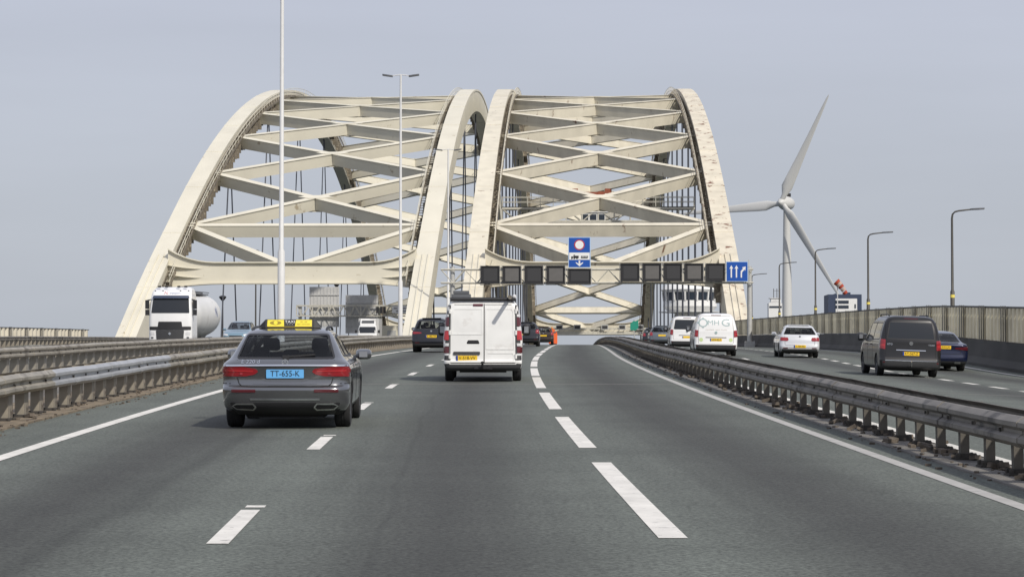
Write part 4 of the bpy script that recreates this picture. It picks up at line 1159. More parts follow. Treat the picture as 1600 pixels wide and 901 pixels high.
def arch_cutters(bd, ys, r, wtyre, parent_w):
    cs = []
    for y in ys:
        for s_ in (-1, 1):
            mb = MB(); mb.lathe([(r, -.22), (r, .22)], 32, axis='x', c=(s_ * (parent_w - .04), y, r * .93)); cs.append(mb.build('cutter', M_under))
    return cs
def place(name, px, d, zf, label, cat, group=None, oncoming=False, y0=0.0, extra=0.0):
    x = xpx(px, d); pit = math.atan(.030 - 7.9e-5 * d); z = zat(zf, d, x - X0(d))
    h = -heading(d) + (math.pi if oncoming else 0) + extra
    t = thing(name, (x, d, z), label, cat, group, h, -pit if oncoming else pit)
    if zf is zfR: t.rotation_euler[1] = math.atan(slopeR(d))
    return t
def car_parts(t, bd, paint, S):
    """S: dict of outlines and options. builds all parts under t"""
    body = bd.mesh().build('body', [paint, M_under], smooth=32)
    for p in body.data.polygons:
        if p.normal.z < -.8: p.material_index = 1
    cuts = []
    r, wt = S['wheel']; axles = S['axles']
    for c in arch_cutters(bd, axles, r * 1.12, wt, S.get('wmax', bd.w(.6))): cuts.append(c)
    hollow = S.get('hollow', False)
    if hollow:
        i_ = bd.mesh(S['belt'] - .32, S['roof'] - .05, inset=.075, dz=.05).build('cutter', M_seat); cuts.append(i_)
        for face, poly in S['windows']:
            mb = MB(); q = rounded(poly, .05)
            if face == 'rear': mb.prism(q, lambda u, v, dd: (u, dd, v), -.4, S.get('rear_cut', 1.3))
            elif face == 'front': mb.prism(q, lambda u, v, dd: (u, dd, v), S.get('front_cut', 2.2), 5.5)
            elif face == 'right': mb.prism(q, lambda u, v, dd: (dd, u, v), .35, 1.3)
            else: mb.prism(q, lambda u, v, dd: (dd, u, v), -1.3, -.35)
            cuts.append(mb.build('cutter', M_under))
    boolean(body, cuts)
    body.parent = t
    for face, poly in S['windows']:
        nm = {'rear': 'rear_window', 'front': 'windscreen'}.get(face, 'side_window'); mb = MB(); q = rounded(poly, .05)
        if hollow: q = rounded([(u * 1.0, v) for u, v in poly], .03)
        patch(mb, bd, face, q, .003 if not hollow else -.006, .015 if not hollow else .012, nz=10, nu=12)
        gm_ = (S.get('rearglass', M_glass) if face in ('rear',) else S.get('sideglass', M_glass) if face != 'front' else M_glassc) if hollow else M_glassd
        mb.build(nm, gm_, t, smooth=40)
        if hollow or S.get('frames'):
            mb = MB(); loop = q + [q[0]]; line(mb, bd, face, loop, .028, .004); mb.build('window_seal', M_black, t, smooth=40)
    for sgn in (-1, 1):
        for y in axles: wheel(t, sgn * (S.get('wmax', bd.w(.6)) - wt / 2 - .012), y, r, wt, S.get('rim', M_rim))
    # dark inner floor under the body so light does not pass through the arches
    mb = MB(); mb.box((0, (axles[0] + axles[1]) / 2, bd.z0 + .02), (bd.w(.5) * 1.2, axles[1] - axles[0] + 1.2, .12)); mb.build('floor_pan', M_under, t)
    for face, pts in S.get('gaps', []): g = MB(); line(g, bd, face, pts, .012, .0025); g.build('panel_gap', M_under, t)
    for mt, nm, items in S.get('patches', []):
        mb = MB()
        for it in items: patch(mb, bd, it[0], it[1], it[2] if len(it) > 2 else .008, .03, nz=8, nu=it[3] if len(it) > 3 else 12)
        mb.build(nm, mt, t, smooth=45)
    for mt, nm, items, w_ in S.get('lines', []):
        mb = MB()
        for face, pts in items: line(mb, bd, face, pts, w_, .018 if 'light' in nm else .008)
        mb.build(nm, mt, t, smooth=45)
    for sgn in (-1, 1):
        if 'mirror' in S:
            mx, my, mz, mw, mh = S['mirror']; mb = MB(); rr = []
            for u, k in ((-.09, .55), (-.03, .95), (.05, 1), (.10, .75), (.14, .3)):
                rr.append([(sgn * mx + k * mw / 2 * math.copysign(abs(math.cos(g)) ** .6, math.cos(g)), my + u, mz + k * mh / 2 * math.copysign(abs(math.sin(g)) ** .6, math.sin(g))) for g in [2 * math.pi * q / 14 for q in range(14)]])
            mb.sweep(rr); mb.bar((sgn * (mx - mw * .7), my + .05, mz - mh * .35), (sgn * (mx - mw * .25), my + .03, mz - mh * .1), .07, .05)
            mo = mb.build('mirror', S.get('mirror_mat', paint), t, smooth=40)
            mb = MB(); mb.box((sgn * mx, my - .088, mz), (mw * .50, .012, mh * .5)); mb.build('mirror_glass', M_rim, mo)
    if hollow:
        zb = S['belt']; sy = S['seats']
        for y, xs, hz in sy:
            mb = MB()
            for x in xs: mb.prism(rounded([(-.25, zb - .45), (.25, zb - .45), (.22, zb + hz - .22), (-.22, zb + hz - .22)], .08), lambda u, v, dd: (x + u, y + dd - (v - zb) * .22, v), -.06, .06)
            se = mb.build('seat', M_seat, t, smooth=40)
            mb = MB()
            for x in xs: mb.prism(rounded([(-.13, zb + hz - .19), (.13, zb + hz - .19), (.115, zb + hz), (-.115, zb + hz)], .05), lambda u, v, dd: (x + u, y - .10 + dd, v), -.05, .05)
            mb.build('headrest', M_seat, se, smooth=40)
    return body
def plate(t, bd, face, cz, w, h, text, base, cu=0, off=.016, recess=None, euro=True, name='number_plate'):
    p, n = bd.at(face, cu, cz); s_ = -1 if face == 'rear' else 1
    mb = MB(); y = p.y + s_ * off
    mb.prism(rounded([(cu - w / 2, cz - h / 2), (cu + w / 2, cz - h / 2), (cu + w / 2, cz + h / 2), (cu - w / 2, cz + h / 2)], .012, 3), lambda u, v, dd: (u, y + s_ * dd, v), -.03, 0)
    pl = mb.build(name, base, t)
    if euro:
        mb = MB(); mb.box((cu + s_ * w * .455, y + s_ * .0015, cz), (w * .085, .003, h * .98)); mb.build('plate_band', M_euro, pl)
    if text:
        mb = MB(); lettering(mb, text, h * .92, lambda a, b: (cu - s_ * a + (-.02 * w * s_ if euro else 0), y + s_ * .004, cz + b), fit=w * .78); mb.build('lettering', M_ink, pl)
    return pl
mir = lambda poly: [(-u, z) for u, z in poly]

# ---------------------------------------------------------------- grey estate taxi
EST = Body([(.20, .30, 4.55, .76), (.27, .13, 4.80, .86), (.36, .05, 4.88, .905), (.50, .01, 4.90, .915), (.57, .0, 4.90, .918), (.605, .02, 4.90, .918), (.635, .075, 4.89, .919), (.72, .092, 4.86, .922), (.80, .082, 4.70, .925), (.89, .065, 4.30, .922), (.915, .055, 4.1, .918), (.945, .075, 3.85, .905), (.985, .13, 3.60, .862), (1.02, .20, 3.38, .825), (1.10, .30, 3.15, .775), (1.25, .47, 2.75, .70), (1.36, .63, 2.42, .635), (1.41, .74, 2.22, .585), (1.445, .90, 2.0, .50), (1.468, 1.15, 1.8, .36)], rc=(.28, .26), fc=(.35, .5), rb=.07)
t = place('taxi', 444.0, 34.9, zf0, 'dark grey estate taxi with a lit-up style yellow roof sign and blue number plate, in the left lane', 'taxi')
t['label'] = 'dark grey estate taxi with a yellow roof sign and a blue number plate'
rw_ = [(-.70, 1.025), (.70, 1.025), (.585, 1.36), (-.585, 1.36)]
sw = lambda s_: ('right' if s_ > 0 else 'left')
wins = [('rear', rw_), ('front', [(-.70, 1.05), (.70, 1.05), (.60, 1.37), (-.60, 1.37)])]
for s_ in (-1, 1):
    wins += [(sw(s_), [(.78, 1.05), (1.42, 1.04), (1.42, 1.33), (1.02, 1.31)]), (sw(s_), [(1.48, 1.04), (2.30, 1.03), (2.26, 1.345), (1.48, 1.335)]), (sw(s_), [(2.37, 1.03), (3.05, 1.06), (2.46, 1.335), (2.34, 1.345)])]
gp = [('rear', [(-.70, 1.0), (-.69, .92)]), ('rear', [(.70, 1.0), (.69, .92)]), ('rear', [(-.69, .74), (-.665, .66), (-.62, .625), (-.5, .612), (.5, .612), (.62, .625), (.665, .66), (.69, .74)])]
for s_ in (-1, 1):
    f = sw(s_); gp += [(f, [(1.45, 1.02), (1.45, .55), (1.25, .42), (1.25, .34)]), (f, [(2.34, 1.02), (2.34, .34)]), (f, [(3.3, .98), (3.32, .34)]), (f, [(.16, .66), (.55, .66)])]
tl = [(-.92, .755), (-.56, .765), (-.44, .79), (-.385, .83), (-.42, .87), (-.62, .90), (-.92, .905)]
S = dict(hollow=True, belt=1.02, roof=1.40, windows=wins, rear_cut=1.6, front_cut=2.0, wheel=(.335, .235), axles=(.98, 3.88), wmax=.92, rearglass=M_glass, sideglass=M_glasst, gaps=gp,
  seats=[(1.45, (-.45, .45), .15), (1.44, (0,), .11), (2.35, (-.37, .37), .27)],
  patches=[(M_red, 'tail_light', [('rear', rounded(tl, .02), .012, 20), ('left', [(.10, .785), (.34, .82), (.36, .87), (.10, .90)], .010)]), (M_red, 'tail_light', [('rear', rounded(mir(tl), .02), .012, 20), ('right', [(.10, .785), (.34, .82), (.36, .87), (.10, .90)], .010)]),
           (M_redd, 'rear_reflector', [('rear', rounded([(-.77, .535), (-.42, .535), (-.42, .578), (-.77, .578)], .01), .012)]), (M_redd, 'rear_reflector', [('rear', rounded([(.77, .535), (.42, .535), (.42, .578), (.77, .578)], .01), .012)]),
           (M_black, 'bumper_insert', [('rear', rounded([(-.80, .385), (.80, .385), (.70, .21), (-.70, .21)], .03), .012, 22)])],
  lines=[(M_chrome, 'chrome_strip', [('rear', [(-.90, .918), (-.5, .922), (0, .924), (.5, .922), (.90, .918)]), ('rear', [(-.50, .43), (.50, .43)])], .022),
         (M_redb, 'light_strip', [('rear', [(-.88, .845), (-.46, .835)]), ('rear', [(.46, .835), (.88, .845)])], .022)],
  mirror=(1.0, 3.02, 1.03, .25, .17))
car_parts(t, EST, M_taxi, S)
mb = MB()      # plate recess lip
line(mb, EST, 'rear', [(-.33, .72), (-.24, .70), (.24, .70), (.33, .72)], .022, .006); line(mb, EST, 'rear', [(-.46, .665), (0, .655), (.46, .665)], .02, .004); mb.build('tailgate_crease', M_taxi, t, smooth=40)
plate(t, EST, 'rear', .800, .54, .125, 'TT-655-K', M_plateB, euro=False)
for s_ in (-1, 1):
    mb = MB(); pl = [(s_ * .42, .315), (s_ * .46, .275), (s_ * .70, .285), (s_ * .76, .335), (s_ * .70, .365), (s_ * .46, .365)]
    line(mb, EST, 'rear', pl + [pl[0]], .022, .02); et = mb.build('exhaust_trim', M_chrome, t, smooth=40)
    mb = MB(); patch(mb, EST, 'rear', [(s_ * .44, .31), (s_ * .47, .285), (s_ * .69, .293), (s_ * .73, .335), (s_ * .69, .355), (s_ * .47, .355)], .010, .02); mb.build('exhaust_opening', M_under, et)
mb = MB(); lettering(mb, 'E 220 d', .075, on_face(EST, 'rear', .008, -.50, .972), fit=.26); mb.build('model_lettering', M_chrome, t)
mb = MB()      # ring with a three-pointed emblem
n = 24; rr = []
for k in range(n + 1):
    g = 2 * math.pi * k / n; c = Vector((0, EST.rear(0, .965) - .02, .965)); o = Vector((math.cos(g), 0, math.sin(g))); rr.append([c + o * .036 + Vector((0, -.006, 0)), c + o * .046 + Vector((0, -.006, 0)), c + o * .046 + Vector((0, .01, 0)), c + o * .036 + Vector((0, .01, 0))])
mb.sweep(rr)
for a in (90, 210, 330): mb.bar(c, c + Vector((math.cos(R(a)), 0, math.sin(R(a)))) * .04, .009, .009, up=(0, 1, 0))
mb.build('emblem', M_chrome, t)
mb = MB(); mb.bar((0, EST.rear(0, 1.04) - .02, 1.045), (.42, EST.rear(.42, 1.07) - .018, 1.075), .02, .022); mb.box((0, EST.rear(0, 1.04) - .015, 1.04), (.09, .05, .05)); mb.build('rear_wiper', M_black, t)
for s_ in (-1, 1):      # roof rails
    mb = MB(); pts = [(s_ * .545, y, z) for y, z in ((.92, 1.40), (1.05, 1.445), (1.5, 1.465), (2.0, 1.462), (2.35, 1.44), (2.45, 1.41))]; mb.tube(pts, .018, 8); mb.build('roof_rail', M_black, t, smooth=50)
    for y in (1.62, 2.52):
        mb = MB(); mb.bar((s_ * (EST.side(y, .90) + .018), y, .90), (s_ * (EST.side(y + .2, .905) + .018), y + .2, .905), .022, .03); mb.build('door_handle', M_chrome, t)
# roof sign
ry, rz = 1.10, 1.455
rs = MB(); rs.sweep([[(x, ry - dy, rz + zb), (x, ry + dy, rz + zb), (x, ry + dy * .6, rz + zt), (x, ry - dy * .6, rz + zt)] for x, zb, zt, dy in ((-.46, 0, .02, .06), (-.36, 0, .125, .11), (.36, 0, .125, .11), (.46, 0, .02, .06))]); rsg = rs.build('roof_sign', M_black, t)
def sign_pt(u, v, dd): return (u, ry - .112 + v / .125 * .044 - dd, rz + v)
mb = MB(); mb.prism([(-.335, .022), (-.085, .022), (-.09, .118), (-.33, .118)], sign_pt, 0, .008); mb.build('yellow_panel', M_taxiY, rsg)
mb = MB(); mb.prism([(.075, .022), (.325, .022), (.325, .118), (.09, .118)], sign_pt, 0, .008); mb.build('yellow_panel', M_taxiY, rsg)
mb = MB(); mb.prism([(-.33, .012), (.33, .012), (.33, .021), (-.33, .021)], sign_pt, 0, .007); mb.build('panel_edge', M_olive, rsg)
mb = MB()
mb.prism([(-.21 + .085 * math.cos(2 * math.pi * k / 20), .075 + .028 * math.sin(2 * math.pi * k / 20)) for k in range(20)], sign_pt, .009, .012); mb.build('oval_emblem', M_olive, rsg)
mb = MB(); mb.prism([(-.21 + .03 * math.cos(2 * math.pi * k / 16), .075 + .026 * math.sin(2 * math.pi * k / 16)) for k in range(16)], sign_pt, .013, .015); mb.build('emblem_centre', M_taxiY, rsg)
mb = MB(); lettering(mb, 'TAXI', .055, lambda a, b: sign_pt(a, .088 + b, .010), fit=.145); lettering(mb, '· · ·', .06, lambda a, b: sign_pt(a, .05 + b, .010), fit=.08); mb.build('taxi_lettering', M_signwhite, rsg)
mb = MB(); lettering(mb, '020 - 650', .032, lambda a, b: sign_pt(.205 + a, .088 + b, .011), fit=.10); lettering(mb, 'taxi centrale', .03, lambda a, b: sign_pt(.20 + a, .055 + b, .011), fit=.19); mb.build('panel_lettering', M_olive, rsg)

# ---------------------------------------------------------------- white van with roof rack
VAN = Body([(.26, .12, 5.1, .86), (.34, .02, 5.2, .93), (.50, .0, 5.22, .955), (.54, .03, 5.22, .955), (.80, .05, 5.15, .965), (1.02, .06, 4.95, .968), (1.12, .065, 4.45, .962), (1.2, .07, 4.25, .95), (1.5, .09, 3.95, .915), (1.80, .125, 3.6, .862), (1.90, .15, 3.4, .825), (1.95, .20, 3.2, .77), (1.975, .3, 3.0, .68)], rc=(.12, .10), fc=(.3, .4), rb=.02)
t = place('delivery_van', 754.5, 59.3, zf0, 'white van with twin rear doors and a black roof bar in the middle lane', 'van')
gp = [('rear', [(.03, 1.90), (.03, .44)]), ('rear', [(-.79, 1.87), (-.80, .46), (.80, .46), (.79, 1.87)]), ('rear', [(-.70, 1.88), (.70, 1.88)])]
emb = [('rear', [(-.70, 1.78), (-.74, 1.70), (-.76, 1.16), (-.02, 1.16), (-.02, 1.78), (-.70, 1.78)]), ('rear', [(.70, 1.78), (.74, 1.70), (.76, .80), (.08, .80), (.08, 1.78), (.70, 1.78)]), ('rear', [(.12, .70), (.73, .70), (.76, .64), (.76, .48)])]
for s_ in (-1, 1):
    f = sw(s_); gp += [(f, [(2.35, 1.85), (2.35, .4)]), (f, [(3.45, 1.3), (3.45, .4)]), (f, [(1.2, 1.85), (1.2, .45)])]
tlv = lambda a, b: [('left', [(.06, a), (.17, a), (.17, b), (.06, b)], .014)]
def vt(s_, z0, z1):      # tail light segment wrapped round the rear corner
    return ('rear', [(s_ * .835, z0), (s_ * (.965 - max(0, (z0 - 1.0)) * .085), z0), (s_ * (.965 - max(0, (z1 - 1.0)) * .085), z1), (s_ * .825, z1)], .014, 14)
pt = []
for s_ in (-1, 1):
    nm = 'tail_light'
    pt.append((M_redd, nm, [vt(s_, 1.36, 1.57)])); pt.append((M_redb, nm, [vt(s_, 1.02, 1.24)])); pt.append((M_clear, 'clear_lens', [vt(s_, 1.25, 1.34)])); pt.append((M_clear, 'clear_lens', [vt(s_, .87, .94)])); pt.append((M_clear, 'clear_lens', [vt(s_, 1.585, 1.645)])); pt.append((M_redd, nm, [vt(s_, .70, .85)])); pt.append((M_clear, 'clear_lens', [vt(s_, .64, .69)]))
    pt.append((M_bumper, 'lamp_surround', [('rear', [(s_ * .815, .42), (s_ * .953, .42), (s_ * .86, 1.87), (s_ * .795, 1.87)], .008, 16)]))
    pt.append((M_amber, 'bumper_reflector', [('rear', rounded([(s_ * .62, .36), (s_ * .80, .36), (s_ * .80, .395), (s_ * .62, .395)], .01), .012)]))
pt.append((M_bumper, 'rear_bumper', [('rear', rounded([(-.90, .265), (.90, .265), (.945, .425), (-.945, .425)], .03), .03, 24)]))
pt.append((M_bumper, 'plate_lamp_bar', [('rear', rounded([(-.72, .66), (-.07, .66), (-.07, .735), (-.72, .735)], .02), .03)]))
pt.append((M_redd, 'brake_light', [('rear', rounded([(-.24, 1.845), (.0, 1.845), (.0, 1.90), (-.24, 1.90)], .01), .015)]))
pt.append((M_black, 'door_handle', [('rear', rounded([(-.38, .95), (-.10, .95), (-.13, .995), (-.35, .995)], .02), .02)]))
pt.append((M_under, 'handle_recess', [('rear', rounded([(-.40, .925), (-.08, .925), (-.11, 1.015), (-.37, 1.015)], .03), .004)]))
S = dict(windows=[('right', [(2.5, 1.2), (3.9, 1.2), (3.35, 1.78), (2.5, 1.8)]), ('left', [(2.5, 1.2), (3.9, 1.2), (3.35, 1.78), (2.5, 1.8)]), ('front', [(-.80, 1.22), (.80, 1.22), (.72, 1.82), (-.72, 1.82)])],
  wheel=(.335, .215), axles=(1.0, 4.1), wmax=.955, rim=M_rimd, gaps=gp, patches=pt, lines=[(M_vanw, 'door_pressing', emb, .03)], mirror=(1.09, 3.75, 1.25, .22, .33), mirror_mat=M_black)
car_parts(t, VAN, M_vanw, S)
for s_ in (-1, 1):
    for zh in (.62, 1.20, 1.72):
        mb = MB(); p, n = VAN.at('rear', s_ * .805, zh); mb.box((p.x, p.y - .012, zh), (.055, .035, .11)); mb.tube([(p.x - s_ * .0, p.y - .03, zh - .06), (p.x, p.y - .03, zh + .06)], .014, 6); mb.build('hinge', M_vanw, t)
mb = MB(); line(mb, VAN, 'rear', [(.03, 1.90), (.03, .44)], .024, .001); line(mb, VAN, 'rear', [(-.785, .452), (.785, .452)], .02, .001); mb.build('door_gap', M_under, t)
plate(t, VAN, 'rear', .575, .52, .125, 'V-518-VV', M_plateY, cu=-.395)
mb = MB(); mb.box((-.01, -.06, .345), (.40, .10, .05)); mb.tube([(-.01, -.02, .36), (-.01, -.16, .36), (-.01, -.19, .44)], .028, 8); mb.lathe([(.001, .43), (.04, .45), (.04, .49), (.001, .51)], 10, c=(-.01, -.19, 0)); mb.box((.17, -.06, .36), (.12, .06, .1)); mb.build('tow_bar', M_black, t, smooth=40)
mb = MB()       # roof bars, box and roller
for y in (.30, 1.3, 2.3): mb.bar((-.78, y, 2.03), (.78, y, 2.03), .07, .06)
for s_ in (-1, 1): mb.bar((s_ * .74, .22, 2.035), (s_ * .74, 2.5, 2.035), .05, .05)
mb.tube([(-.80, .16, 2.01), (.80, .16, 2.01)], .048, 10); rk = mb.build('roof_rack', M_black, t, smooth=40)
mb = MB(); mb.box((-.55, 1.35, 2.10), (.46, 1.5, .09)); mb.box((-.55, 1.35, 2.19), (.38, 1.4, .07)); mb.build('roof_box', M_lumi, rk)
mb = MB(); mb.lathe([(.05, 2.03), (.05, 2.10), (.02, 2.13)], 12, c=(.77, .26, 0)); mb.build('beacon_lamp', M_clear, rk, smooth=40)
# a pipe carried on the roof, its end sticking out behind
mb = MB(); mb.tube([(.66, -.50, 2.06), (.66, 2.4, 2.06)], .05, 8); mb.build('carried_pipe', M_galv, rk, smooth=40)

# ---------------------------------------------------------------- dark SUV left of the van
def hatch_keys(h, L, w, belt, rise=0.0):
    """generic hatch / SUV slices scaled to height h, length L, half width w"""
    return [(.21 + rise, .22, L - .28, w * .90), (.30 + rise, .05, L - .08, w * .97), (.48 + rise, .0, L, w * .995), (.60 + rise, .03, L, w), (.78 + rise * .8, .06, L - .12, w), (belt - .10, .09, L - .55, w * .99), (belt - .03, .11, L - .95, w * .965), (belt + .02, .15, L - 1.15, w * .925), (belt + .12, .22, L - 1.40, w * .88), (h - .22, .38, L - 1.95, w * .78), (h - .10, .50, L - 2.30, w * .70), (h - .055, .58, L - 2.5, w * .63), (h - .02, .80, L - 2.8, w * .5), (h, 1.1, L - 3.1, w * .36)]
def hatch(t, paint, h=1.66, L=4.6, w=.92, belt=1.05, rise=.04, wheel_=(.35, .235), plate_z=.80, text=None, lights='wide', rear_bits=True, hollow=True, facing='rear', rim=M_rim, rails=False, plate_w=.52):
    bd = Body(hatch_keys(h, L, w, belt, rise), rc=(.2, .16), fc=(.35, .5), rb=.06)
    wt_, wb_ = bd.w(h - .12), bd.w(belt + .05)
    wins = [('rear', [(-wb_ + .10, belt + .06), (wb_ - .10, belt + .06), (wt_ - .08, h - .15), (-wt_ + .08, h - .15)]), ('front', [(-wb_ + .08, belt + .06), (wb_ - .08, belt + .06), (wt_ - .07, h - .12), (-wt_ + .07, h - .12)])]
    for s_ in (-1, 1): wins += [(sw(s_), [(.62, belt + .08), (1.75, belt + .05), (1.75, h - .15), (.92, h - .17)]), (sw(s_), [(1.85, belt + .05), (L - 1.75, belt + .07), (L - 2.35, h - .15), (1.85, h - .14)])]
    pt = [];  lz = belt - .16
    for s_ in (-1, 1):
        if lights == 'wide': pl = [(s_ * w * 1.0, lz - .03), (s_ * w * .50, lz + .01), (s_ * w * .50, lz + .06), (s_ * w * .985, lz + .10)]
        elif lights == 'round': pl = [(s_ * w * .985, lz - .07), (s_ * w * .62, lz - .08), (s_ * w * .56, lz - .02), (s_ * w * .60, lz + .075), (s_ * w * .97, lz + .09)]
        elif lights == 'tall': pl = [(s_ * w * .99, belt - .22), (s_ * w * .72, belt - .18), (s_ * w * .76, belt + .04), (s_ * w * .93, belt + .06)]
        pt.append((M_red, 'tail_light', [('rear', rounded(pl, .02), .012, 16)]))
        hp = [(s_ * w * .97, .68 + rise), (s_ * w * .58, .66 + rise), (s_ * w * .55, .74 + rise), (s_ * w * .95, .80 + rise)]
        pt.append((M_clear, 'headlight', [('front', rounded(hp, .02), .012, 14)]))
        pt.append((M_redd, 'rear_reflector', [('rear', rounded([(s_ * w * .84, .40 + rise), (s_ * w * .60, .40 + rise), (s_ * w * .60, .44 + rise), (s_ * w * .84, .44 + rise)], .01), .012)]))
    pt.append((M_bumper, 'lower_bumper', [('rear', rounded([(-w * .93, .24 + rise), (w * .93, .24 + rise), (w * .97, .38 + rise), (-w * .97, .38 + rise)], .02), .008, 20)]))
    pt.append((M_black, 'grille', [('front', rounded([(-w * .45, .52 + rise), (w * .45, .52 + rise), (w * .48, .66 + rise), (-w * .48, .66 + rise)], .02), .008), ('front', rounded([(-w * .7, .28 + rise), (w * .7, .28 + rise), (w * .74, .42 + rise), (-w * .74, .42 + rise)], .02), .008)]))
    gp = [('rear', [(-w * .76, belt + .02), (-w * .74, .55 + rise), (w * .74, .55 + rise), (w * .76, belt + .02)])]
    for s_ in (-1, 1): gp += [(sw(s_), [(1.80, belt), (1.80, .34 + rise)]), (sw(s_), [(2.9, belt), (2.9, .34 + rise)])]
    S = dict(hollow=hollow, belt=belt + .04, roof=h - .08, windows=wins, rear_cut=1.2, front_cut=L - 2.9, wheel=wheel_, axles=(.85, L - .95), wmax=w, gaps=gp, patches=pt, rim=rim, mirror=(w + .09, L - 1.85, belt + .06, .22, .16), rearglass=M_glasst, sideglass=M_glasst, seats=[(1.3, (-.45, 0, .45), h - belt - .36), (2.2, (-.37, .37), h - belt - .26)])
    car_parts(t, bd, paint, S)
    plate(t, bd, 'rear', plate_z, plate_w, .12, text, M_plateY, euro=bool(text))
    plate(t, bd, 'front', .46 + rise, plate_w, .11, None, M_plateY, euro=False, name='front_plate')
    mb = MB(); mb.lathe([(.045, -.006), (.045, .006)], 16, axis='y', c=(0, bd.rear(0, belt - .04) - .008, belt - .04)); mb.build('emblem', M_chrome, t)
    if rails:
        for s_ in (-1, 1): mb = MB(); mb.tube([(s_ * w * .66, .8, h - .03), (s_ * w * .68, .95, h + .03), (s_ * w * .68, 2.2, h + .03), (s_ * w * .66, 2.4, h - .02)], .02, 6); mb.build('roof_rail', M_black, t)
    mb = MB(); mb.box((0, .62, h - .02), (.9, .16, .03)); mb.build('roof_spoiler', paint, t)
    return bd
t = place('suv_car', 673.5, 115, zf0, 'dark blue-grey SUV ahead of the taxi, left of the white van', 'car'); hatch(t, M_suv, text='K-482-TB', rails=False, plate_z=.76, h=1.64, w=.925)
t = place('parked_car', 821, 158, zf0, 'dark grey hatchback half hidden just right of the white van', 'car'); t.name = 'hatchback_car'; hatch(t, M_suv, lights='tall', h=1.6, w=.91)
t = place('brown_car', 849, 215, zf0, 'small dark brown car next to the orange beacons', 'car'); hatch(t, M_brown, lights='tall', h=1.6, w=.90, plate_w=.6)
# exit side
t = place('hatchback_car', 1248.5, 107, zfR, 'silver-white hatchback with round red tail lamps on the exit road', 'car')
hatch(t, M_polo, h=1.46, L=4.05, w=.875, belt=.97, rise=0.0, wheel_=(.315, .21), plate_z=.50, text='T-704-RK', lights='round')
t = place('dark_car', 1034, 172, zfR, 'dark grey car in the queue beyond the two white vans', 'car'); hatch(t, M_greyp, h=1.5, w=.9, belt=.98, lights='tall')
t = place('dark_car', 1021, 198, zfR, 'farthest dark car of the exit road, almost hidden by the guard rail', 'car'); hatch(t, M_suv, h=1.5, w=.9, belt=.98, lights='tall')
# navy saloon half behind the black van
SAL = Body([(.20, .25, 4.6, .78), (.30, .06, 4.85, .88), (.45, .0, 4.92, .905), (.62, .03, 4.92, .915), (.80, .05, 4.7, .915), (.93, .05, 4.2, .895), (.99, .09, 3.7, .85), (1.03, .50, 3.45, .80), (1.12, .75, 3.15, .74), (1.30, 1.12, 2.65, .65), (1.38, 1.35, 2.35, .59), (1.43, 1.65, 2.1, .48), (1.45, 1.85, 1.95, .36)], rc=(.24, .22), fc=(.35, .5), rb=.07)
t = place('saloon_car', 1471, 88.5, zfR, 'navy blue saloon partly hidden behind the charcoal van', 'car')
wins = [('rear', [(-.66, 1.06), (.66, 1.06), (.54, 1.34), (-.54, 1.34)]), ('front', [(-.68, 1.06), (.68, 1.06), (.56, 1.35), (-.56, 1.35)])]
for s_ in (-1, 1): wins += [(sw(s_), [(1.2, 1.05), (2.0, 1.03), (2.0, 1.33), (1.45, 1.31)]), (sw(s_), [(2.08, 1.03), (3.1, 1.06), (2.5, 1.33), (2.08, 1.335)])]
pt = []
for s_ in (-1, 1):
    pt += [(M_redd, 'tail_light', [('rear', rounded([(s_ * .90, .76), (s_ * .40, .80), (s_ * .40, .855), (s_ * .90, .90)], .02), .012, 16)]), (M_chrome, 'exhaust_tip', [('rear', rounded([(s_ * .62, .27), (s_ * .40, .27), (s_ * .40, .34), (s_ * .62, .34)], .02), .015)])]
pt.append((M_bumper, 'lower_bumper', [('rear', rounded([(-.8, .24), (.8, .24), (.84, .36), (-.84, .36)], .02), .008, 18)]))
S = dict(hollow=True, belt=1.04, roof=1.40, windows=wins, rear_cut=1.7, front_cut=2.1, wheel=(.335, .24), axles=(1.0, 3.95), wmax=.91, patches=pt, gaps=[('rear', [(-.62, .97), (-.60, .62), (.60, .62), (.62, .97)])], mirror=(1.0, 3.1, 1.05, .22, .15), rearglass=M_glasst, sideglass=M_glasst, seats=[(1.6, (-.45, .45), .2), (2.4, (-.37, .37), .26)])
car_parts(t, SAL, M_navyp, S); plate(t, SAL, 'rear', .86, .52, .12, 'G-315-LX', M_plateY)

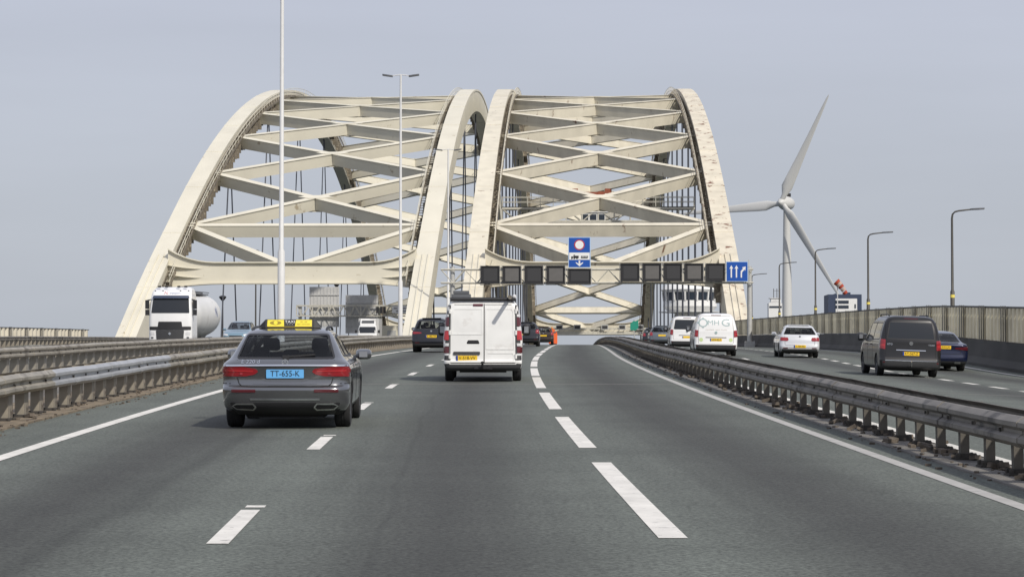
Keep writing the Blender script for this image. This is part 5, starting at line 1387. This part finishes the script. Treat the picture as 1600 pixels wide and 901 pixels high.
# ---------------------------------------------------------------- vans on the exit side
VITO = Body([(.22, .15, 4.95, .85), (.32, .03, 5.08, .93), (.50, .0, 5.1, .955), (.56, .02, 5.1, .955), (.80, .06, 5.0, .963), (1.0, .08, 4.7, .962), (1.08, .085, 4.3, .955), (1.16, .10, 4.05, .935), (1.4, .14, 3.7, .885), (1.70, .23, 3.2, .79), (1.82, .30, 2.9, .71), (1.87, .38, 2.7, .62), (1.90, .52, 2.5, .48)], rc=(.2, .16), fc=(.35, .5), rb=.05)
def vito(t, paint, bump, text, windows, glassm=None, hitch=False, rimm=M_rimd, extra=True):
    wins = []
    rwp = [(-.74, 1.17), (.74, 1.17), (.66, 1.70), (-.66, 1.70)]
    if windows: wins.append(('rear', rwp))
    for s_ in (-1, 1):
        if windows: wins += [(sw(s_), [(.45, 1.15), (1.75, 1.13), (1.75, 1.66), (.58, 1.66)]), (sw(s_), [(1.83, 1.13), (2.85, 1.12), (2.85, 1.66), (1.83, 1.66)])]
        wins.append((sw(s_), [(2.95, 1.12), (3.95, 1.13), (3.3, 1.64), (2.95, 1.66)]))
    wins.append(('front', [(-.80, 1.15), (.80, 1.15), (.68, 1.72), (-.68, 1.72)]))
    pt = []
    for s_ in (-1, 1):
        pt.append((M_red, 'tail_light', [('rear', rounded([(s_ * .965, .86), (s_ * .80, .84), (s_ * .79, 1.14), (s_ * .94, 1.16)], .02), .014, 14)]))
        pt.append((M_redb, 'brake_lens', [('rear', [(s_ * .955, .93), (s_ * .82, .93), (s_ * .82, 1.0), (s_ * .95, 1.0)], .018, 10)]))
        pt.append((M_clear, 'headlight', [('front', rounded([(s_ * .90, .78), (s_ * .55, .76), (s_ * .55, .90), (s_ * .88, .98)], .02), .012, 12)]))
        pt.append((M_redd, 'rear_reflector', [('rear', rounded([(s_ * .88, .42), (s_ * .62, .42), (s_ * .62, .46), (s_ * .88, .46)], .01), .012)]))
    pt.append((bump, 'rear_bumper', [('rear', rounded([(-.935, .25), (.935, .25), (.955, .50), (-.955, .50)], .02), .014, 24)]))
    pt.append((M_chrome if hitch else bump, 'plate_strip', [('rear', rounded([(-.46, .815), (.46, .815), (.46, .84), (-.46, .84)], .005), .016)]))
    pt.append((M_redd, 'high_brake_light', [('rear', rounded([(-.22, 1.80), (.22, 1.80), (.22, 1.825), (-.22, 1.825)], .01), .012)]))
    if hitch: pt.append((M_chrome, 'bumper_trim', [('rear', rounded([(-.80, .485), (.80, .485), (.80, .51), (-.80, .51)], .008), .02, 20)])); pt.append((M_black, 'bumper_step', [('rear', rounded([(-.80, .52), (.80, .52), (.80, .60), (-.80, .60)], .02), .008, 20)]))
    gp = [('rear', [(-.80, 1.72), (-.77, .58), (.77, .58), (.80, 1.72)]), ('rear', [(-.70, 1.79), (.70, 1.79)])]
    if not windows: gp = [('rear', [(-.70, 1.79), (-.78, 1.15), (-.77, .54), (.77, .54), (.78, 1.15), (.70, 1.79), (-.70, 1.79)])]
    for s_ in (-1, 1): gp += [(sw(s_), [(1.79, 1.72), (1.79, .36)]), (sw(s_), [(2.9, 1.70), (2.9, .36)]), (sw(s_), [(4.0, 1.1), (4.0, .36)]), (sw(s_), [(.5, 1.06), (2.85, 1.06)])]
    S = dict(windows=wins, wheel=(.335, .225), axles=(.95, 4.15), wmax=.955, rim=rimm, gaps=gp, patches=pt, frames=True, mirror=(1.08, 3.75, 1.2, .22, .27), mirror_mat=bump)
    car_parts(t, VITO, paint, S)
    plate(t, VITO, 'rear', .72, .52, .115, text, M_plateY)
    for s_ in (-1, 1):
        mb = MB(); mb.tube([(s_ * .60, .75, 1.86), (s_ * .62, .9, 1.925), (s_ * .62, 2.5, 1.925), (s_ * .60, 2.65, 1.86)], .022, 6)
        if windows: mb.build('roof_rail', M_black, t)
        for y in (2.0, 3.05): mb = MB(); mb.bar((s_ * (VITO.side(y, .98) + .02), y, .98), (s_ * (VITO.side(y, .98) + .02), y + .2, .98), .025, .03); mb.build('door_handle', bump, t)
    mb = MB(); mb.lathe([(.062, -.008), (.062, .008)], 20, axis='y', c=(0, VITO.rear(0, 1.04) - .01, 1.04)); mb.build('emblem', M_chrome if windows else M_logo1, t)
    if hitch:
        mb = MB(); mb.tube([(0, .1, .34), (0, -.12, .34), (0, -.15, .44)], .025, 8); mb.lathe([(.001, .42), (.035, .44), (.035, .48), (.001, .5)], 10, c=(0, -.15, 0)); mb.build('tow_bar', M_chrome, t, smooth=40)
t = place('passenger_van', 1420, 76, zfR, 'charcoal grey passenger van with yellow plate and tow bar, on the exit road', 'van')
vito(t, M_blackp, M_bumper, 'KT-567-Z', True, hitch=True)
mb = MB(); lettering(mb, 'VITO', .085, on_face(VITO, 'rear', .012, -.66, 1.0), fit=.17); lettering(mb, 'TOURER', .07, on_face(VITO, 'rear', .012, .64, 1.0), fit=.2); mb.build('model_lettering', M_chrome, t)
t = place('lettered_van', 1118, 108.5, zfR, 'white van with large teal letters across its rear door', 'van')
vito(t, M_vanw2, M_bumper, 'VKN-82-P', False)
mb = MB(); lettering(mb, 'MH', .30, on_face(VITO, 'rear', .006, -.12, 1.47), fit=.50); lettering(mb, 'G', .46, on_face(VITO, 'rear', .006, .43, 1.47), fit=.36)
fo_ = on_face(VITO, 'rear', .006, -.58, 1.47); n = 28; vs = []; fs = []
for k in range(n): g = 2 * math.pi * k / n; vs += [fo_(.21 * math.cos(g), .19 * math.sin(g)), fo_(.155 * math.cos(g), .145 * math.sin(g))]
for k in range(n): k2 = (k + 1) % n; fs.append((2 * k, 2 * k2, 2 * k2 + 1, 2 * k + 1))
mb.add(vs, fs)
for g in range(0, 360, 90): mb.add([fo_(.20 * math.cos(R(g + a)) + (0), .18 * math.sin(R(g + a))) if q == 0 else fo_(.255 * math.cos(R(g + a)), .23 * math.sin(R(g + a))) for q, a in ((0, -9), (0, 9), (1, 9), (1, -9))], [(0, 1, 2, 3)])
mb.build('door_lettering', M_logo1, t)
for sx in (-.66, .66):
    mb = MB(); fo2 = on_face(VITO, 'rear', .006, sx, .72); vs = [fo2(.085 * math.cos(2 * math.pi * k / 18), .085 * math.sin(2 * math.pi * k / 18)) for k in range(18)]; mb.add(vs, [tuple(range(18))]); mb.build('round_sticker', M_logo2, t)
mb = MB(); lettering(mb, 'optiek aan huis', .10, on_face(VITO, 'rear', .006, 0, 1.17), fit=.95); mb.build('small_lettering', mat('pale_lettering', (.55, .52, .47), .5), t)
t = place('white_van', 1073, 138, zfR, 'white van with a rear window, just ahead of the lettered van', 'van'); vito(t, M_vanw2, M_bumper, None, True)

# ---------------------------------------------------------------- oncoming: blue car, white lorry with cab sleeper, tanker truck
t = place('blue_car', 368, 165, zfL, 'pale blue car coming towards us behind the tanker truck', 'car', oncoming=True); t.location.y += 4; t.location.z = zfL(t.location.y)
hatch(t, M_bluep, h=1.72, L=4.5, w=.92, belt=1.08, rise=.05)

def lorry_cab(t, h, wd, ln, y1):
    """flat-fronted cab: local front at y=y1 (facing +y)"""
    w = wd / 2
    bd = Body([(.35, y1 - ln, y1 - .12, w * .97), (.55, y1 - ln, y1 - .02, w), (1.0, y1 - ln, y1, w), (1.85, y1 - ln, y1 - .02, w), (2.40, y1 - ln, y1 - .06, w * .99), (3.28, y1 - ln, y1 - .32, w * .95), (3.42, y1 - ln, y1 - .40, w * .94), (h - .30, y1 - ln, y1 - .55, w * .91), (h - .08, y1 - ln + .1, y1 - 1.1, w * .84), (h, y1 - ln + .2, y1 - 1.3, w * .74)], rc=(.1, .1), fc=(.28, .22), rb=0, fb=.10)
    return bd
t = place('tanker_truck', 263, 137, zfL, 'white articulated tanker truck with a rounded tank, coming towards us on the left', 'truck', oncoming=True)
CAB = lorry_cab(t, 3.95, 2.46, 2.2, 0.0)
cb = CAB.mesh(dz=.06).build('cab', M_vanw2, t, smooth=32)
def pf(nm, mt, poly, off=.012, nu=16, r=.05, parent=None): mb = MB(); patch(mb, CAB, 'front', rounded(poly, r), off, .03, nz=8, nu=nu); return mb.build(nm, mt, parent or t, smooth=40)
pf('windscreen', M_glassd, [(-1.08, 2.46), (1.08, 2.46), (1.02, 3.28), (-1.02, 3.28)], .01)
pf('sun_visor', M_navy, [(-1.05, 3.30), (1.05, 3.30), (1.0, 3.46), (-1.0, 3.46)], .14)
pf('grille', M_black, [(-.70, 1.64), (.70, 1.64), (.66, 1.98), (-.66, 1.98)], .012); pf('bonnet_band', M_black, [(-1.17, 1.50), (1.17, 1.50), (1.18, 1.70), (-1.18, 1.70)], .014)
pf('lower_grille', M_bumper, [(-.74, .60), (.74, .60), (.80, 1.49), (-.80, 1.49)], .014)
for s_ in (-1, 1):
    pf('headlight', M_clear, [(s_ * .88, 1.24), (s_ * 1.14, 1.24), (s_ * 1.14, 1.40), (s_ * .90, 1.40)], .016, 8, .02); pf('fog_light', M_lumi, [(s_ * .94, 1.02), (s_ * 1.08, 1.02), (s_ * 1.08, 1.12), (s_ * .94, 1.12)], .016, 6, .02)
    mb = MB(); mb.box((s_ * 1.36, -.45, 2.95), (.20, .22, .50)); mb.box((s_ * 1.36, -.45, 2.50), (.20, .20, .32)); mb.bar((s_ * 1.10, -.6, 3.25), (s_ * 1.36, -.45, 3.18), .06, .06); mb.bar((s_ * 1.15, -.5, 2.36), (s_ * 1.36, -.45, 2.38), .05, .05); mb.build('mirror', M_black, t)
    mb = MB(); patch(mb, CAB, sw(s_), [(-1.3, 2.46), (-.42, 2.46), (-.62, 3.15), (-1.3, 3.2)], .01); mb.build('side_window', M_glassd, t)
mb = MB(); mb.lathe([(.09, -.01), (.09, .02)], 4, axis='y', c=(0, CAB.front(0, 1.3) + .03, 1.30)); mb.build('emblem', M_chrome, t)
mb = MB(); lettering(mb, 'N', .22, on_face(CAB, 'front', .012, .30, 3.60), sx=1.3); mb.build('red_logo', M_logored, t)
mb = MB(); lettering(mb, 'transport', .17, on_face(CAB, 'front', .012, -.22, 3.60), fit=.62); mb.build('blue_logo', M_logoblue, t)
mb = MB()
for x in (-.75, -.35, .35, .75): mb.box((x, -1.0, 3.97), (.16, .12, .10))
for x in (-.95, -.5, .5, .95): mb.box((x, CAB.front(x, 3.72) + .02, 3.72), (.07, .04, .07))
mb.build('roof_lamp', M_black, t)
mb = MB()
for s_ in (-1, 1): mb.bar((s_ * .42, -.5, .85), (s_ * .42, -12.8, .95), .12, .26)
mb.box((0, -2.0, .8), (2.3, .5, .5)); mb.box((1.05, -4.2, .75), (.35, 1.8, .6)); mb.box((-1.05, -4.2, .75), (.35, 1.8, .6)); mb.box((0, -12.9, .72), (2.4, .12, .45)); mb.build('chassis', M_black, t)
mb = MB(); rr = []
prof = [(-2.6, .15, 2.55), (-2.75, .85, 2.5), (-3.2, 1.14, 2.42), (-4.4, 1.24, 2.36), (-6.2, 1.25, 2.30), (-8, 1.25, 2.30), (-9.8, 1.25, 2.34), (-11.6, 1.2, 2.42), (-12.4, 1.02, 2.5), (-12.75, .7, 2.55), (-12.85, .15, 2.6)]
for y, r, zc in prof: rr.append([(r * math.cos(g), y, zc + r * math.sin(g) * (1 if math.sin(g) > 0 else 1.05)) for g in [2 * math.pi * k / 28 for k in range(28)]])
mb.sweep(rr); tk = mb.build('tank', M_tank, t, smooth=40)
mb = MB()
for y in (-4.2, -6.7, -9.2): mb.prism([(-.95, 1.75), (.95, 1.75), (.25, .75), (-.25, .75)], lambda u, v, dd: (u, y + dd, v), -.8, .8)
mb.build('hopper', M_tank, tk)
mb = MB(); mb.box((0, -7.5, 3.66), (.8, 8.6, .06));
for s_ in (-1, 1): mb.bar((s_ * .42, -3.3, 3.78), (s_ * .42, -11.8, 3.78), .05, .05)
for k in range(3): mb.lathe([(.3, 3.55), (.3, 3.78), (.1, 3.82)], 14, c=(0, -4.6 - 2.8 * k, 0))
mb.build('top_walkway', M_lumi, tk)
for s_ in (-1, 1):
    mb = MB(); lettering(mb, 'N', .9, lambda a, b: (s_ * (1.262 - .3 * abs(b + .1) ** 2), -9.6 + (a if s_ > 0 else -a) * 1.2, 2.55 + b)); mb.build('tank_logo', M_logoblue, tk)
    mb = MB(); mb.box((s_ * 1.12, -7.0, .78), (.06, 3.4, .5)); mb.build('side_guard', M_ribs, t)
    for y, r in ((-1.35, .50), (-4.9 - .0, .50), (-9.6, .50), (-10.9, .50), (-12.2, .50)): wheel(t, s_ * 1.05, y, r, .34, M_rimd, 8)

t = place('white_lorry', 573, 226, zfL, 'small pale grey lorry with a roof deflector coming towards us beneath the sign backs', 'truck', oncoming=True)
t.scale = (.88, .88, .84)
LC = Body([(.35, -2.0, -.12, 1.0), (.6, -2.0, -.02, 1.04), (1.05, -2.0, 0, 1.05), (1.2, -2.0, -.12, 1.03), (1.95, -2.0, -.55, .93), (2.1, -2.0, -.75, .88), (2.16, -1.9, -.9, .75)], rc=(.1, .1), fc=(.28, .2), rb=0, fb=.1)
LC.mesh(dz=.06).build('cab', M_tank, t, smooth=32)
def pl_(nm, mt, poly, off=.012): mb = MB(); patch(mb, LC, 'front', rounded(poly, .04), off, .03); mb.build(nm, mt, t, smooth=40)
pl_('windscreen', M_glassd, [(-.95, 1.25), (.95, 1.25), (.84, 1.95), (-.84, 1.95)]); pl_('grille', M_black, [(-.6, .72), (.6, .72), (.6, 1.0), (-.6, 1.0)]); pl_('bumper', M_bumper, [(-1.0, .38), (1.0, .38), (1.03, .62), (-1.03, .62)])
for s_ in (-1, 1):
    pl_('headlight', M_clear, [(s_ * .68, .74), (s_ * .98, .74), (s_ * .98, .96), (s_ * .68, .92)])
    mb = MB(); mb.box((s_ * 1.22, -.6, 1.42), (.2, .14, .34)); mb.bar((s_ * 1.0, -.62, 1.4), (s_ * 1.2, -.6, 1.4), .05, .05); mb.build('mirror', M_black, t)
    for y in (-.95, -5.2): wheel(t, s_ * .92, y, .38, .26, M_rimd, 8)
mb = MB(); mb.prism([(-1.0, 2.1), (-1.9, 2.1), (-1.95, 2.85), (-1.7, 2.85)], lambda u, v, dd: (dd, u, v), -.82, .82); mb.build('roof_deflector', M_tank, t)
mb = MB(); mb.box((0, -1.22, 2.5), (1.3, .03, .32), rot=None); mb.build('deflector_band', M_lumi, t)
mb = MB(); mb.box((0, -4.2, 1.85), (2.15, 4.3, 2.1)); mb.box((0, -4.2, .74), (.9, 4.4, .14)); mb.build('box_body', M_panel, t)
